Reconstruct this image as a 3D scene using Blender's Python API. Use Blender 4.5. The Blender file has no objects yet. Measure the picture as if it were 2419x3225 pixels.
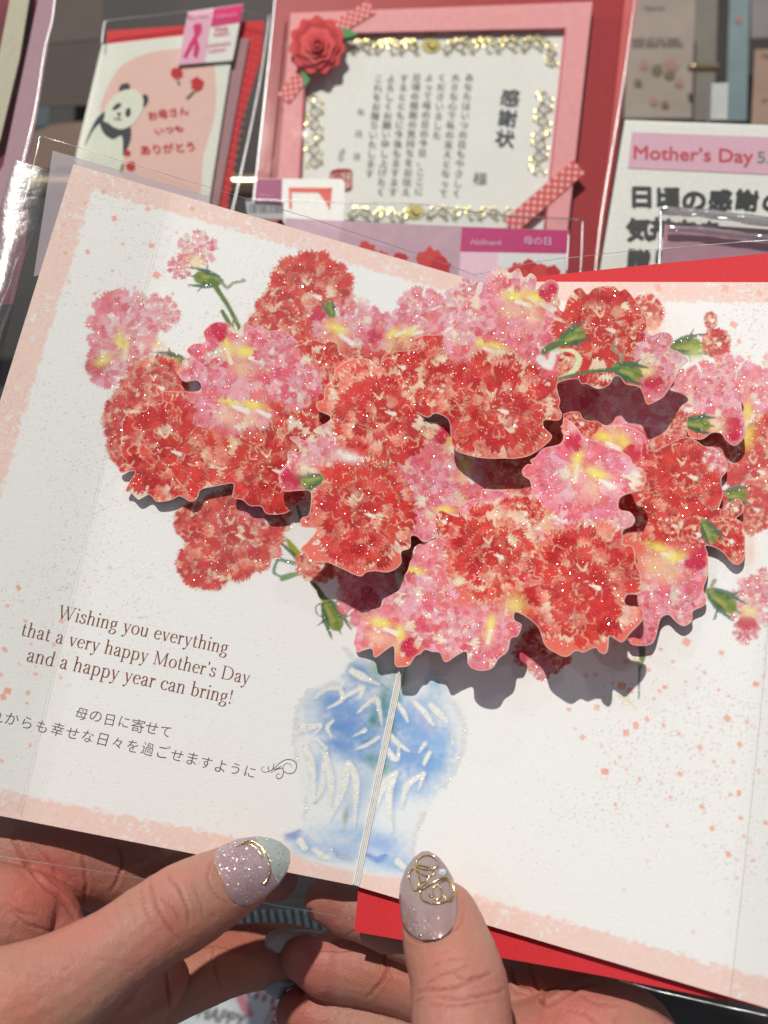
import bpy, math, random
import numpy as np
from mathutils import Matrix, Vector
rad = math.radians
SC = bpy.context.scene
COL = SC.collection
# ------------------------------------------------------------------ camera
FPX = 3184.0; CX = 1209.5; CY = 1612.5           # focal length and centre in photo pixels
cam_d = bpy.data.cameras.new('camera'); cam = bpy.data.objects.new('camera', cam_d); COL.objects.link(cam)
CAM_ROT = Matrix.Rotation(rad(55), 4, 'X')
CAM_M = Matrix.Translation((0, 0, 1.40)) @ CAM_ROT
cam.matrix_world = CAM_M
SC.camera = cam
cam_d.sensor_fit = 'HORIZONTAL'; cam_d.sensor_width = 36.0
cam_d.lens = 36.0 * FPX / 2419.0
cam_d.clip_start = 0.01; cam_d.clip_end = 50
cam_d.dof.use_dof = True; cam_d.dof.focus_distance = 0.277; cam_d.dof.aperture_fstop = 14.5
MW = np.array(CAM_M)
def W(p):
    """millimetres in the viewing frame (x right, y up, z back) -> metres in the world"""
    p = np.asarray(p, float) * 0.001
    return p @ MW[:3, :3].T + MW[:3, 3]
# ------------------------------------------------------------------ world and lamps
wd = bpy.data.worlds.new('World'); SC.world = wd; wd.use_nodes = True
bg = wd.node_tree.nodes['Background']; bg.inputs[0].default_value = (0.86, 0.88, 1.0, 1); bg.inputs[1].default_value = 0.17
def spot(name, pos_mm, aim_mm, power, radius, col, size=50):
    l = bpy.data.lights.new(name, 'SPOT'); l.energy = power; l.shadow_soft_size = radius; l.color = col
    l.spot_size = rad(size); l.spot_blend = 0.4
    o = bpy.data.objects.new(name, l); COL.objects.link(o)
    p = Vector(W(pos_mm)); a = Vector(W(aim_mm)); o.location = p
    o.rotation_euler = (a - p).to_track_quat('-Z', 'Y').to_euler()
    return o
AIM = np.array([0, 0, -300.0])
LDIR = np.array([-0.17, 0.76, 0.66]); LDIR /= np.linalg.norm(LDIR)
spot('ceiling_spotlight', AIM + LDIR * 2600, AIM, 262, 0.030, (1.0, 0.955, 0.875))
for k, (dx, dy, dz, pw) in enumerate([(-1.0, 1.1, 0.5, 12), (0.9, 1.2, 0.7, 12), (-0.4, 1.5, -0.3, 10), (-1.6, 0.5, 0.9, 10)]):
    d = np.array([dx, dy, dz]); d /= np.linalg.norm(d)
    spot('ceiling_downlight', AIM + d * 2900, AIM, pw * 1.3, 0.05, (0.85, 0.92, 1.0))
SC.view_settings.view_transform = 'Standard'; SC.view_settings.look = 'None'
SC.view_settings.exposure = 0.0; SC.view_settings.gamma = 1.0
SC.cycles.max_bounces = 10; SC.cycles.transparent_max_bounces = 24
SC.cycles.sample_clamp_indirect = 3.0; SC.cycles.caustics_reflective = False; SC.cycles.caustics_refractive = False
# ------------------------------------------------------------------ geometry helpers
def ray(px, py):
    px = np.asarray(px, float); py = np.asarray(py, float)
    return np.stack([(px - CX) / FPX, -(py - CY) / FPX, -np.ones_like(px)], -1)
class Plane:
    def __init__(s, p, n):
        s.p = np.asarray(p, float); n = np.asarray(n, float); n = n / np.linalg.norm(n)
        s.n = n if n[2] > 0 else -n
    def off(s, h): return Plane(s.p + s.n * h, s.n)
    def hit(s, px, py, h=0.0):
        r = ray(px, py); t = ((s.p @ s.n) + h) / (r @ s.n)
        return r * t[..., None]
def to_px(P): return CX + FPX * P[..., 0] / -P[..., 2], CY - FPX * P[..., 1] / -P[..., 2]
def unit(v): v = np.asarray(v, float); return v / np.linalg.norm(v)
def depth_plane(px, py, depth, tilt_x=0.0, tilt_y=0.0):
    """plane through a point `depth` mm away; tilt_x leans its top away, tilt_y turns its right side away (degrees)"""
    n = np.array([-math.sin(rad(tilt_y)), math.sin(rad(tilt_x)), 1.0]); 
    return Plane(ray(px, py) * depth, n)
def smooth_poly(pts, sub=5, closed=True):
    P = np.asarray(pts, float); n = len(P); out = []
    rng_ = range(n) if closed else range(n - 1)
    for i in rng_:
        if closed: a, b, c, d = P[(i - 1) % n], P[i], P[(i + 1) % n], P[(i + 2) % n]
        else: a, b, c, d = P[max(i - 1, 0)], P[i], P[i + 1], P[min(i + 2, n - 1)]
        for k in range(sub):
            t = k / sub
            out.append(0.5 * (2 * b + (c - a) * t + (2 * a - 5 * b + 4 * c - d) * t * t + (3 * b - a - 3 * c + d) * t ** 3))
    if not closed: out.append(P[-1])
    return np.array(out)
def _hash(ix, iy, seed):
    h = (ix.astype(np.int64) * 374761393 + iy.astype(np.int64) * 668265263 + seed * 974711) & 0x7fffffff
    h = ((h ^ (h >> 13)) * 1274126177) & 0x7fffffff
    return ((h ^ (h >> 16)) & 0xffff) / 65535.0
def vnoise(x, y, seed=0):
    ix = np.floor(x); iy = np.floor(y); fx = x - ix; fy = y - iy
    fx = fx * fx * (3 - 2 * fx); fy = fy * fy * (3 - 2 * fy)
    a = _hash(ix, iy, seed); b = _hash(ix + 1, iy, seed); c = _hash(ix, iy + 1, seed); d = _hash(ix + 1, iy + 1, seed)
    return (a * (1 - fx) + b * fx) * (1 - fy) + (c * (1 - fx) + d * fx) * fy
def fbm(x, y, seed=0, o=3):
    v = 0; a = 0.5; s = 0
    for k in range(o): v = v + a * vnoise(x * 2 ** k, y * 2 ** k, seed + k * 17); s += a; a *= 0.5
    return v / s
def L1(c):
    c = np.asarray(c, float) / 255.0
    return np.where(c <= 0.04045, c / 12.92, ((c + 0.055) / 1.055) ** 2.4)
def AL(*c, k=0.96):
    """photo colour (0-255) of a well lit thing -> albedo"""
    return np.clip(L1(c) / k, 0, 0.86)
# ------------------------------------------------------------------ object helpers
def tag(o, label=None, cat=None, group=None, kind=None):
    if label: o['label'] = label
    if cat: o['category'] = cat
    if group: o['group'] = group
    if kind: o['kind'] = kind
    return o
def empty(name, pos_mm, label, cat, group=None):
    o = bpy.data.objects.new(name, None); COL.objects.link(o); o.location = W(pos_mm); o.empty_display_size = 0.01
    return tag(o, label, cat, group)
def root_loc(o):
    v = Vector((0, 0, 0))
    while o is not None: v += o.location; o = o.parent
    return np.array(v)
def raw_mesh(name, co, quads=None, polys=None, smooth=False):
    m = bpy.data.meshes.new(name)
    if polys is not None and quads is None:
        m.from_pydata([tuple(c) for c in co], [], [tuple(int(i) for i in p) for p in polys])
    else:
        extra = [list(p) for p in (polys or [])]
        nv = len(co); q = np.asarray(quads, np.int32); nq = len(q)
        tot = np.concatenate([np.full(nq, q.shape[1], np.int32), np.array([len(p) for p in extra], np.int32)]) if extra else np.full(nq, q.shape[1], np.int32)
        vi = np.concatenate([q.ravel()] + [np.array(p, np.int32) for p in extra]).astype(np.int32)
        start = np.concatenate([[0], np.cumsum(tot)[:-1]]).astype(np.int32)
        m.vertices.add(nv); m.vertices.foreach_set('co', np.asarray(co, np.float32).ravel())
        m.loops.add(len(vi)); m.loops.foreach_set('vertex_index', vi)
        m.polygons.add(len(tot)); m.polygons.foreach_set('loop_start', start)
        try: m.polygons.foreach_set('loop_total', tot)
        except Exception: pass
        m.update(calc_edges=True); m.validate()
    if smooth: m.polygons.foreach_set('use_smooth', np.ones(len(m.polygons), bool))
    return m
def obj(name, P_mm, mat, parent=None, quads=None, polys=None, smooth=False, colors=None):
    """P_mm: vertices in the viewing frame, millimetres"""
    Wp = W(P_mm)
    if parent is None:
        o0 = np.array([Wp[:, 0].mean(), Wp[:, 1].mean(), Wp[:, 2].min()])
    else:
        o0 = root_loc(parent)
    m = raw_mesh(name, Wp - o0, quads, polys, smooth)
    if colors is not None:
        a = m.color_attributes.new('print', 'FLOAT_COLOR', 'POINT'); a.data.foreach_set('color', np.asarray(colors, np.float32).ravel())
    if mat is not None: m.materials.append(mat)
    o = bpy.data.objects.new(name, m); COL.objects.link(o)
    if parent is None: o.location = o0
    else: o.parent = parent
    return o
def slab_geo(F, B):
    n = len(F); P = np.concatenate([F, B])
    polys = [list(range(n)), list(range(2 * n - 1, n - 1, -1))] + [[i, i + n, (i + 1) % n + n, (i + 1) % n] for i in range(n)]
    return P, polys
def panel(name, pts, plane, off, thick, mat, parent=None):
    """flat solid sheet: outline traced in photo pixels, laid on its plane"""
    pts = np.asarray(pts, float)
    F = plane.hit(pts[:, 0], pts[:, 1], off); B = F - plane.n * thick
    P, polys = slab_geo(F, B)
    return obj(name, P, mat, parent, polys=polys)
def film(name, pts, plane, off, mat, parent=None, nx=1, wob=0.0, ny=1, seed=0):
    """thin sheet from four corners (tl, tr, br, bl)"""
    a, b, c, d = [plane.hit(*p, off) for p in pts]
    u, v = np.meshgrid(np.linspace(0, 1, nx + 1), np.linspace(0, 1, ny + 1))
    u = u[..., None]; v = v[..., None]
    P = (a * (1 - u) + b * u) * (1 - v) + (d * (1 - u) + c * u) * v
    if wob: P = P + plane.n * (wob * (fbm(P[..., 0] / 22 + seed, P[..., 1] / 22, seed) - 0.5) * 2)[..., None]
    idx = np.arange((nx + 1) * (ny + 1)).reshape(ny + 1, nx + 1)
    q = np.stack([idx[:-1, :-1], idx[1:, :-1], idx[1:, 1:], idx[:-1, 1:]], -1).reshape(-1, 4)
    return obj(name, P.reshape(-1, 3), mat, parent, quads=q, smooth=True)
def tube_geo(P, R, n=10, caps=True, flat=1.0, hemi=False):
    """sweep a circle along points P with radii R"""
    P = np.asarray(P, float); R = np.asarray(R, float)
    if hemi:
        d0 = unit(P[0] - P[1]); d1 = unit(P[-1] - P[-2]); a = np.linspace(80, 10, 6) * math.pi / 180
        P = np.concatenate([[P[0] + d0 * R[0] * math.sin(t) for t in a], P, [P[-1] + d1 * R[-1] * math.sin(t) for t in a[::-1]]])
        R = np.concatenate([[R[0] * math.cos(t) for t in a], R, [R[-1] * math.cos(t) for t in a[::-1]]])
    T = np.gradient(P, axis=0); T /= np.linalg.norm(T, axis=1)[:, None] + 1e-12
    N = np.cross(T[0], [0.3, 0.2, 1.0]); N = unit(N); V = []
    for i in range(len(P)):
        N = N - T[i] * (N @ T[i]); N = unit(N); Bn = np.cross(T[i], N)
        for k in range(n):
            a = 2 * math.pi * k / n; o = R[i] * (math.cos(a) * N + math.sin(a) * Bn); o = o * np.array([1, 1, flat]); V.append(P[i] + o)
    q = []
    for i in range(len(P) - 1):
        for k in range(n):
            k2 = (k + 1) % n; q.append([i * n + k, i * n + k2, (i + 1) * n + k2, (i + 1) * n + k])
    polys = q + ([list(range(n))[::-1], [(len(P) - 1) * n + k for k in range(n)]] if caps else [])
    return np.array(V), polys
def tube(name, P, r, mat, parent=None, n=8, smooth=True):
    P = np.asarray(P, float); R = np.full(len(P), r) if np.isscalar(r) else np.asarray(r, float)
    V, polys = tube_geo(P, R, n)
    return obj(name, V, mat, parent, polys=polys, smooth=smooth)
class Join:
    def __init__(s): s.V = []; s.F = []; s.n = 0
    def add(s, V, polys):
        V = np.asarray(V, float)
        for p in polys: s.F.append([int(i) + s.n for i in p])
        s.V.append(V); s.n += len(V)
    def build(s, name, mat, parent=None, smooth=False): return obj(name, np.concatenate(s.V), mat, parent, polys=s.F, smooth=smooth)
# ------------------------------------------------------------------ materials
MATS = {}
class Vee:
    def __init__(s, a, b): s.a = a; s.b = b; s.n = unit(a.n + b.n)
    def hit(s, px, py, h=0.0):
        A = s.a.hit(px, py, h); B = s.b.hit(px, py, h); return np.where((A[..., 2] > B[..., 2])[..., None] if A.ndim > 1 else A[2] > B[2], A, B)
class NT:
    def __init__(s, name):
        s.m = bpy.data.materials.new(name); s.m.use_nodes = True; s.t = s.m.node_tree; s.b = s.t.nodes['Principled BSDF']; s.out = s.t.nodes['Material Output']
    def n(s, typ, **kw):
        x = s.t.nodes.new(typ)
        for k, v in kw.items():
            if k in x.bl_rna.properties: setattr(x, k, v)
            else: x.inputs[k].default_value = v
        return x
    def l(s, a, b): s.t.links.new(a, b)
def mat(name, col, rough=0.6, var=0.06, scale=900, bump=0.0, metal=0.0, spec=0.4, sss=0.0, coat=0.0):
    if name in MATS: return MATS[name]
    g = NT(name); c = tuple(float(x) for x in col[:3])
    tc = g.n('ShaderNodeTexCoord'); nz = g.n('ShaderNodeTexNoise', Scale=scale, Detail=4.0); g.l(tc.outputs['Object'], nz.inputs['Vector'])
    rp = g.n('ShaderNodeValToRGB'); rp.color_ramp.elements[0].position = 0.3; rp.color_ramp.elements[1].position = 0.7
    rp.color_ramp.elements[0].color = tuple(x * (1 - var) for x in c) + (1,); rp.color_ramp.elements[1].color = tuple(min(x * (1 + var), 0.9) for x in c) + (1,)
    g.l(nz.outputs['Fac'], rp.inputs[0]); g.l(rp.outputs[0], g.b.inputs['Base Color'])
    g.b.inputs['Roughness'].default_value = rough; g.b.inputs['Metallic'].default_value = metal; g.b.inputs['Specular IOR Level'].default_value = spec
    if coat: g.b.inputs['Coat Weight'].default_value = coat; g.b.inputs['Coat Roughness'].default_value = 0.08
    if bump:
        bp = g.n('ShaderNodeBump', Strength=bump, Distance=0.0002); g.l(nz.outputs['Fac'], bp.inputs['Height']); g.l(bp.outputs[0], g.b.inputs['Normal'])
    MATS[name] = g.m; return g.m
def print_mat(name='printed_paper', glitter=True):
    g = NT(name)
    at = g.n('ShaderNodeAttribute', attribute_name='print')
    tc = g.n('ShaderNodeTexCoord')
    nz = g.n('ShaderNodeTexNoise', Scale=1500.0, Detail=3.0); g.l(tc.outputs['Object'], nz.inputs['Vector'])
    mr = g.n('ShaderNodeMapRange'); mr.inputs['To Min'].default_value = 0.93; mr.inputs['To Max'].default_value = 1.05; g.l(nz.outputs['Fac'], mr.inputs['Value'])
    mx = g.n('ShaderNodeVectorMath', operation='SCALE'); g.l(at.outputs['Color'], mx.inputs[0]); g.l(mr.outputs[0], mx.inputs['Scale'])
    g.l(mx.outputs[0], g.b.inputs['Base Color']); g.b.inputs['Roughness'].default_value = 0.62; g.b.inputs['Specular IOR Level'].default_value = 0.25
    mp = g.n('ShaderNodeMapping'); mp.inputs['Scale'].default_value = (0.5, 1.6, 1.6); g.l(tc.outputs['Object'], mp.inputs['Vector'])
    n2 = g.n('ShaderNodeTexNoise', Scale=1100.0, Detail=4.0); g.l(mp.outputs[0], n2.inputs['Vector'])
    bp = g.n('ShaderNodeBump', Strength=0.35, Distance=0.00012); g.l(n2.outputs['Fac'], bp.inputs['Height']); g.l(bp.outputs[0], g.b.inputs['Normal'])
    if not glitter: MATS[name] = g.m; return g.m
    def flakes(scale, spread, keep, rough):
        vo = g.n('ShaderNodeTexVoronoi', Scale=scale); g.l(tc.outputs['Object'], vo.inputs['Vector'])
        sb = g.n('ShaderNodeVectorMath', operation='SUBTRACT'); g.l(vo.outputs['Color'], sb.inputs[0]); sb.inputs[1].default_value = (0.5, 0.5, 0.5)
        sc_ = g.n('ShaderNodeVectorMath', operation='SCALE'); g.l(sb.outputs[0], sc_.inputs[0]); sc_.inputs['Scale'].default_value = spread
        ge = g.n('ShaderNodeNewGeometry'); ad = g.n('ShaderNodeVectorMath', operation='ADD'); g.l(ge.outputs['Normal'], ad.inputs[0]); g.l(sc_.outputs[0], ad.inputs[1])
        no = g.n('ShaderNodeVectorMath', operation='NORMALIZE'); g.l(ad.outputs[0], no.inputs[0])
        wn = g.n('ShaderNodeTexWhiteNoise'); wn.noise_dimensions = '3D'; g.l(vo.outputs['Position'], wn.inputs['Vector'])
        gt = g.n('ShaderNodeMath', operation='GREATER_THAN'); g.l(wn.outputs['Value'], gt.inputs[0]); gt.inputs[1].default_value = keep
        lt = g.n('ShaderNodeMath', operation='LESS_THAN'); g.l(vo.outputs['Distance'], lt.inputs[0]); lt.inputs[1].default_value = 0.40
        m1 = g.n('ShaderNodeMath', operation='MULTIPLY'); g.l(gt.outputs[0], m1.inputs[0]); g.l(lt.outputs[0], m1.inputs[1])
        m0 = g.n('ShaderNodeMath', operation='MULTIPLY'); m0.inputs[1].default_value = 0.62; g.l(m1.outputs[0], m0.inputs[0]); m2 = g.n('ShaderNodeMath', operation='MULTIPLY'); g.l(m0.outputs[0], m2.inputs[0]); g.l(at.outputs['Alpha'], m2.inputs[1])
        hs = g.n('ShaderNodeHueSaturation', Saturation=1.0, Value=1.0); hs.inputs['Color'].default_value = (1.0, 0.45, 0.35, 1); g.l(wn.outputs['Color'], hs.inputs['Color'])
        mc = g.n('ShaderNodeMix', data_type='RGBA'); mc.inputs[0].default_value = 0.6; mc.inputs[6].default_value = (1, 0.97, 0.95, 1); g.l(hs.outputs[0], mc.inputs[7])
        gl = g.n('ShaderNodeBsdfGlossy', Roughness=rough); g.l(mc.outputs[2], gl.inputs['Color']); g.l(no.outputs[0], gl.inputs['Normal'])
        return gl, m2
    cur = g.b.outputs[0]
    for prm in ((2900.0, 0.9, 0.945, 0.18), (4400.0, 1.1, 0.90, 0.30)):
        gl, fac = flakes(*prm); ms = g.n('ShaderNodeMixShader'); g.l(fac.outputs[0], ms.inputs[0]); g.l(cur, ms.inputs[1]); g.l(gl.outputs[0], ms.inputs[2]); cur = ms.outputs[0]
    g.l(cur, g.out.inputs['Surface']); MATS[name] = g.m; return g.m
def film_mat(name='clear_film', tint=(0.95, 0.955, 0.95), fac=0.05, rough=0.08, wave=0.25, scale=55, haze=0.0, hazecol=(0.7, 0.66, 0.72)):
    if name in MATS: return MATS[name]
    g = NT(name); g.t.nodes.remove(g.b)
    tr = g.n('ShaderNodeBsdfTransparent', Color=tuple(tint) + (1,)); gl = g.n('ShaderNodeBsdfGlossy', Roughness=rough); gl.inputs['Color'].default_value = (1, 1, 1, 1)
    lw = g.n('ShaderNodeLayerWeight', Blend=0.12); ad = g.n('ShaderNodeMath', operation='ADD'); g.l(lw.outputs['Fresnel'], ad.inputs[0]); ad.inputs[1].default_value = fac - 0.02; ad.use_clamp = True
    tc = g.n('ShaderNodeTexCoord'); nz = g.n('ShaderNodeTexNoise', Scale=scale, Detail=3.0); g.l(tc.outputs['Object'], nz.inputs['Vector'])
    bp = g.n('ShaderNodeBump', Strength=wave, Distance=0.002); g.l(nz.outputs['Fac'], bp.inputs['Height']); g.l(bp.outputs[0], gl.inputs['Normal']); g.l(bp.outputs[0], lw.inputs['Normal'])
    mx = g.n('ShaderNodeMixShader'); g.l(ad.outputs[0], mx.inputs[0]); g.l(tr.outputs[0], mx.inputs[1]); g.l(gl.outputs[0], mx.inputs[2]); cur = mx.outputs[0]
    if haze:
        df = g.n('ShaderNodeBsdfDiffuse'); df.inputs['Color'].default_value = tuple(hazecol) + (1,); m2 = g.n('ShaderNodeMixShader'); m2.inputs[0].default_value = haze
        g.l(cur, m2.inputs[1]); g.l(df.outputs[0], m2.inputs[2]); cur = m2.outputs[0]
    g.l(cur, g.out.inputs['Surface']); MATS[name] = g.m; return g.m
# ------------------------------------------------------------------ text
def glyph_mesh(s, bold=0.0, shear=0.0):
    c = bpy.data.curves.new('lettering', 'FONT'); c.body = s; c.offset = bold; c.shear = shear; c.resolution_u = 3
    o = bpy.data.objects.new('lettering', c); COL.objects.link(o); bpy.context.view_layer.update()
    m = bpy.data.meshes.new_from_object(o.evaluated_get(bpy.context.evaluated_depsgraph_get()))
    co = np.array([v.co[:2] for v in m.vertices]).reshape(-1, 2); fs = [list(p.vertices) for p in m.polygons]
    bpy.data.objects.remove(o); bpy.data.curves.remove(c); bpy.data.meshes.remove(m)
    return co, fs
def place2d(co, plane, p0, p1, off, size_px=None, up_sign=1, fit=True, stretch=1.0):
    """map 2D glyph coordinates to the plane: baseline from pixel p0 to p1"""
    A = plane.hit(*p0, off); Bp = plane.hit(*p1, off); ex = unit(Bp - A); ey = np.cross(plane.n, ex)
    Lw = np.linalg.norm(Bp - A); wid = co[:, 0].max() - co[:, 0].min()
    k = Lw / wid if fit else size_px
    return A + np.outer((co[:, 0] - (co[:, 0].min() if fit else 0)) * k, ex) + np.outer(co[:, 1] * k * stretch, ey)
def text(name, s, plane, p0, p1, off, mat_, parent, bold=0.0, shear=0.0, stretch=1.0):
    co, fs = glyph_mesh(s, min(bold, 0), shear)
    P = place2d(co, plane, p0, p1, off, stretch=stretch); ex = unit(plane.hit(*p1, off) - plane.hit(*p0, off)); k = np.ptp(P @ ex) / max(np.ptp(co[:, 0]), 1e-6)
    return heavy(name, P, fs, ex, plane, bold * k, mat_, parent)
def heavy(name, P, fs, ex, plane, b, mat_, parent):
    """bolder print: the same letters struck again a hair to each side"""
    if b <= 0: return obj(name, P, mat_, parent, polys=fs)
    ey = np.cross(plane.n, ex); V = []; F = []; n = 0
    for i, (dx, dy) in enumerate(((0, 0), (b, .4 * b), (-b, -.4 * b), (.4 * b, -b), (-.4 * b, b))):
        V.append(P + ex * dx + ey * dy + plane.n * .012 * i); F += [[q + n for q in f] for f in fs]; n += len(P)
    return obj(name, np.concatenate(V), mat_, parent, polys=F)
# ------------------------------------------------------------------ watercolour print (computed, then stored per vertex)
class Canvas:
    def __init__(s, x0, y0, x1, y1, step=2.0, base=(238, 238, 232)):
        s.x0, s.y0, s.st = x0, y0, step
        s.w = int((x1 - x0) / step) + 2; s.h = int((y1 - y0) / step) + 2
        s.c = np.zeros((s.h, s.w, 3)) + AL(*base); s.g = np.zeros((s.h, s.w)); s.cov = np.zeros((s.h, s.w))
        yy, xx = np.mgrid[0:s.h, 0:s.w]; X = x0 + xx * step; Y = y0 + yy * step
        s.n1 = fbm(X / 14, Y / 14, 3, 3); s.n2 = fbm(X / 5, Y / 5, 9, 2)
    def win(s, cx, cy, r):
        i0 = max(0, int((cx - r - s.x0) / s.st)); i1 = min(s.w, int((cx + r - s.x0) / s.st) + 2)
        j0 = max(0, int((cy - r - s.y0) / s.st)); j1 = min(s.h, int((cy + r - s.y0) / s.st) + 2)
        if i0 >= i1 or j0 >= j1: return None
        yy, xx = np.mgrid[j0:j1, i0:i1]
        return slice(j0, j1), slice(i0, i1), s.x0 + xx * s.st, s.y0 + yy * s.st
    def put(s, sl, m, col, gl=0.0):
        m3 = m[..., None]; s.c[sl] = s.c[sl] * (1 - m3) + col * m3
        s.g[sl] = s.g[sl] * (1 - m) + gl * m; s.cov[sl] = np.maximum(s.cov[sl], m)
    def soft(s, cx, cy, rx, ry, rot, col, op, gl=0.0, pw=1.0):
        w = s.win(cx, cy, max(rx, ry) * 2.2)
        if w is None: return
        sl = w[:2]; X, Y = w[2] - cx, w[3] - cy; a = rad(rot); u = (X * math.cos(a) + Y * math.sin(a)) / rx; v = (-X * math.sin(a) + Y * math.cos(a)) / ry
        n = s.n1[sl] - 0.5
        m = np.clip(np.exp(-(u * u + v * v) * pw * (1 + 1.2 * n)), 0, 1) * op
        s.put(sl, m, AL(*col), gl if gl else s.g[sl])
    def petal(s, cx, cy, ang, L, Wd, tip, base, op, teeth, ph, gl=1.0):
        w = s.win(cx + math.cos(ang) * L * 0.5, cy + math.sin(ang) * L * 0.5, max(L, Wd) * 0.75 + 4)
        if w is None: return
        sl = w[:2]; X = w[2] - cx; Y = w[3] - cy; ca, sa = math.cos(ang), math.sin(ang)
        n = s.n2[sl] - 0.5
        u = (X * ca + Y * sa) / L + n * 0.16; v = (-X * sa + Y * ca) / (Wd * 0.5) + (s.n1[sl] - 0.5) * 0.25
        prof = 0.30 + 0.70 * np.sin(np.clip(u, 0, 1) * 1.45)
        q = v * teeth * 0.5 + ph; saw = np.abs((q % 1) - 0.5) * 2
        lim = 1.0 - 0.22 * v * v - saw * 0.20
        du = np.minimum((lim - u) * L, (prof - np.abs(v)) * Wd * 0.5); du = np.minimum(du, u * L)
        m = np.clip(du / 1.7 + 0.3, 0, 1) * op
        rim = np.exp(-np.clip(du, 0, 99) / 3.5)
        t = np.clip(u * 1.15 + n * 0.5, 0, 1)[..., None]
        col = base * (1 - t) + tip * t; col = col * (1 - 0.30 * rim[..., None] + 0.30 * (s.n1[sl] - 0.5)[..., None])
        s.put(sl, m, np.clip(col, 0, 0.86), gl)
    def brush(s, pts, wds, col, op=1.0, soft=2.0, gl=0.0, sub=6):
        P = smooth_poly(np.asarray(pts, float), sub, False) if len(pts) > 2 else np.linspace(pts[0], pts[1], 10)
        R = np.interp(np.linspace(0, 1, len(P)), np.linspace(0, 1, len(wds)), wds) if not np.isscalar(wds) else np.full(len(P), wds)
        c = P.mean(0); r = np.abs(P - c).max() + R.max() + soft * 3
        w = s.win(c[0], c[1], r)
        if w is None: return
        sl = w[:2]; X, Y = w[2], w[3]; D = np.full(X.shape, 1e9)
        for i in range(len(P) - 1):
            a, b = P[i], P[i + 1]; ab = b - a; t = np.clip(((X - a[0]) * ab[0] + (Y - a[1]) * ab[1]) / (ab @ ab + 1e-9), 0, 1)
            d = np.hypot(X - a[0] - t * ab[0], Y - a[1] - t * ab[1]) - (R[i] * (1 - t) + R[i + 1] * t); D = np.minimum(D, d)
        m = np.clip(0.5 - (D + (s.n2[sl] - 0.5) * 3) / (2 * soft), 0, 1) * op
        s.put(sl, m, np.clip(AL(*col) * (1 + 0.35 * (s.n1[sl] - 0.5))[..., None], 0, .86), gl)
    def sample(s, px, py):
        x = np.clip((px - s.x0) / s.st, 0, s.w - 1.001); y = np.clip((py - s.y0) / s.st, 0, s.h - 1.001)
        i = x.astype(int); j = y.astype(int); fx = x - i; fy = y - j; out = []
        for A in (s.c, s.g[..., None]):
            out.append(A[j, i] * ((1 - fx) * (1 - fy))[:, None] + A[j, i + 1] * (fx * (1 - fy))[:, None] + A[j + 1, i] * ((1 - fx) * fy)[:, None] + A[j + 1, i + 1] * (fx * fy)[:, None])
        return out
REDS = [(194, 34, 36), (206, 46, 42), (170, 20, 30), (212, 56, 48), (216, 66, 56), (200, 38, 52), (208, 58, 46), (180, 24, 32), (214, 58, 58), (210, 48, 42)]
CORAL = [(222, 84, 72), (226, 98, 84), (220, 80, 78), (228, 114, 98)]
CREAM = [(240, 206, 178), (238, 214, 186), (244, 220, 200), (232, 190, 160)]
PINKS = [(228, 108, 126), (222, 90, 112), (232, 130, 142), (214, 76, 100), (230, 112, 112), (222, 112, 140)]
PALEP = [(236, 162, 172), (230, 148, 166), (240, 184, 186), (232, 172, 192)]
HALO = [(238, 190, 158), (232, 168, 140), (240, 204, 174)]; MAG = (198, 24, 66)
def pick(R, lst): return AL(*lst[R.integers(len(lst))])
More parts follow.
